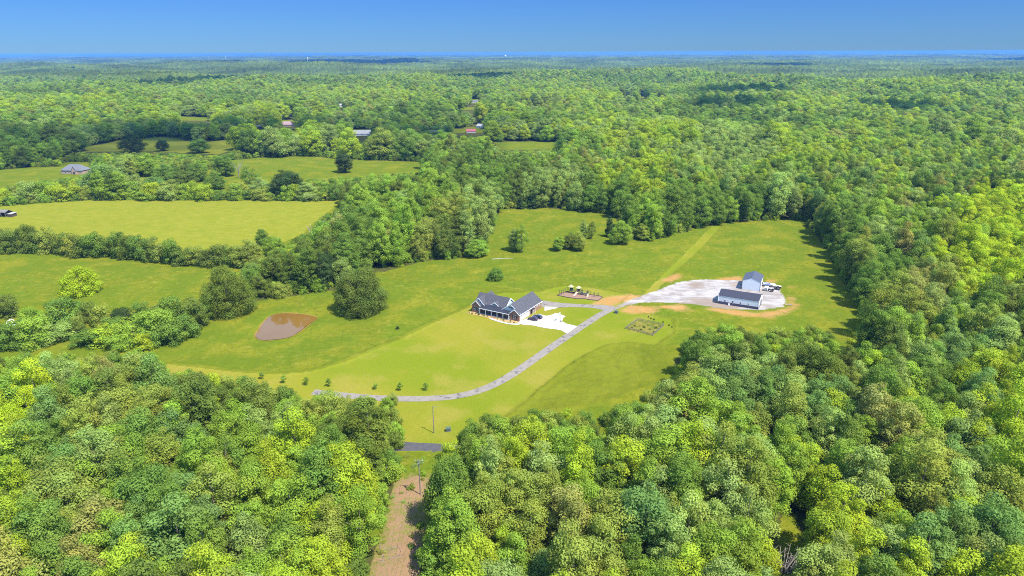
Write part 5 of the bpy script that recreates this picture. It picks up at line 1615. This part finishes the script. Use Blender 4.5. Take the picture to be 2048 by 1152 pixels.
# masts and a water tower on the skyline
def mast(px, py, h, label, wd=1.3):
    p = ground(px, py)
    r = empty('radio_mast', p + Vector((0, 0, 0)), 0, label, 'mast')
    b = wd
    mb = MB()
    for sx, sy in ((-1, -1), (1, -1), (0, 1)):
        mb.tube([(sx * b, sy * b, 0), (sx * b * .5, sy * b * .5, h)], .35, 5)
    for k in range(14):
        z = h * k / 14; q = b * (1 - .5 * k / 14); s = 1 if k % 2 else -1
        mb.bar((-q * s, -q, z), (q * s, -q, z + h / 14), .25, .25); mb.bar((q, -q, z), (0, q, z + h / 14), .25, .25)
    mb.build('lattice', WHITE, r)
    MB().tube([(0, 0, h * .9), (0, 0, h)], 2.2, 8).build('antenna', WHITE, r)
mast(617, 136, 88, 'pale lattice mast rising from the woods left of middle', 1.6)
mast(452, 124, 105, 'white mast on the dark ridge, left of the taller lattice one', 2)
mast(147, 112, 112, 'tiny white mast on the left skyline, right one of two', 2.5)
mast(70, 113, 112, 'tiny white mast on the left skyline, leftmost one', 2.5)
p = ground(1011, 121)
wt = empty('water_tower', p, 0, 'tiny white water tower on the dark ridge near the skyline', 'water tower')
MB().tube([(0, 0, 0), (0, 0, 45)], [4, 3], 10).build('stem', WHITE, wt)
MB().tube([(0, 0, 44), (0, 0, 50), (0, 0, 58), (0, 0, 66), (0, 0, 70)], [4, 11, 14, 10, 2], 16).build('tank', WHITE, wt)
#@@P4END

# ---------------------------------------------------------------- clouds overhead, out of the picture; their shade falls on the land
def clouds():
    spots = [(190, 286, 290, 215, 'S'), (560, 278, 250, 210, 'S'), (880, 268, 260, 230, 'S'), (380, 172, 400, 300, 'S'), (255, 208, 130, 120, 'S'), (930, 165, 210, 320, 'S'),
             (1765, 230, 85, 130, 'S'), (1480, 196, 150, 190, 'S'), (1530, 133, 380, 800, 'S'), (1045, 147, 150, 250, 'S'), (640, 128, 1400, 2300, 'S'), (200, 146, 260, 300, 'S'), (2030, 122, 300, 700, 'S'), (1440, 230, 100, 110, 'S')]
    g = random.Random(5)
    bm = bmesh.new()
    for px, py, rx, ry, _ in spots:
        p = ground(px, py)
        alt = max(1500 + g.uniform(0, 150), p.y * 0.2)
        c = p + sun_dir * (alt / sun_dir.z)
        n = 6 if p.y < 1300 else 26
        for i in range(n):
            a = g.random() * 6.283; q = g.random() ** .5 * .72
            m4 = Matrix.Translation((c.x + math.cos(a) * q * rx, c.y + math.sin(a) * q * ry, c.z + g.uniform(-10, 20)))
            k = g.uniform(.30, .50)
            m4 = m4 @ Matrix.Diagonal((rx * k, ry * k, min(min(rx, ry) * k * .45, 45), 1))
            bmesh.ops.create_icosphere(bm, subdivisions=3, radius=1.0, matrix=m4)
    for v in bm.verts:
        s = math.sin(v.co.x * .031 + v.co.y * .017) + math.sin(v.co.y * .043 - v.co.x * .011)
        v.co.z += s * 5
        v.co.x += s * 6
    m_ = bpy.data.meshes.new('clouds'); bm.to_mesh(m_); bm.free()
    mt = bpy.data.materials.new('cloud vapour'); mt.use_nodes = True
    n, l = mt.node_tree.nodes, mt.node_tree.links
    n.clear()
    o_ = n.new('ShaderNodeOutputMaterial'); d = n.new('ShaderNodeBsdfDiffuse'); t = n.new('ShaderNodeBsdfTransparent'); x = n.new('ShaderNodeMixShader')
    tl = n.new('ShaderNodeBsdfTranslucent'); dm = n.new('ShaderNodeMixShader'); tl.inputs[0].default_value = (.95, .95, .96, 1); dm.inputs[0].default_value = .5
    l.new(d.outputs[0], dm.inputs[1]); l.new(tl.outputs[0], dm.inputs[2])
    d.inputs[0].default_value = (.9, .9, .92, 1); x.inputs[0].default_value = .19
    l.new(t.outputs[0], x.inputs[1]); l.new(dm.outputs[0], x.inputs[2]); l.new(x.outputs[0], o_.inputs[0])
    m_.materials.append(mt)
    o = bpy.data.objects.new('clouds', m_); COL.objects.link(o)
    tag(o, kind='stuff')
clouds()

# ---------------------------------------------------------------- the air itself
def haze():
    mt = bpy.data.materials.new('haze'); mt.use_nodes = True
    n, l = mt.node_tree.nodes, mt.node_tree.links
    n.clear()
    o_ = n.new('ShaderNodeOutputMaterial'); v = n.new('ShaderNodeVolumePrincipled')
    v.inputs['Color'].default_value = (.11, .31, .72, 1)
    v.inputs['Density'].default_value = 5.0e-5
    v.inputs['Anisotropy'].default_value = 0.0
    l.new(v.outputs[0], o_.inputs['Volume'])
    mb = MB().box(-32500, 32500, -1200, 34500, -40, 117.5)
    o = mb.build('haze', mt)
    tag(o, kind='stuff')
    mt.cycles.homogeneous_volume = True if hasattr(mt, 'cycles') and hasattr(mt.cycles, 'homogeneous_volume') else None
haze()
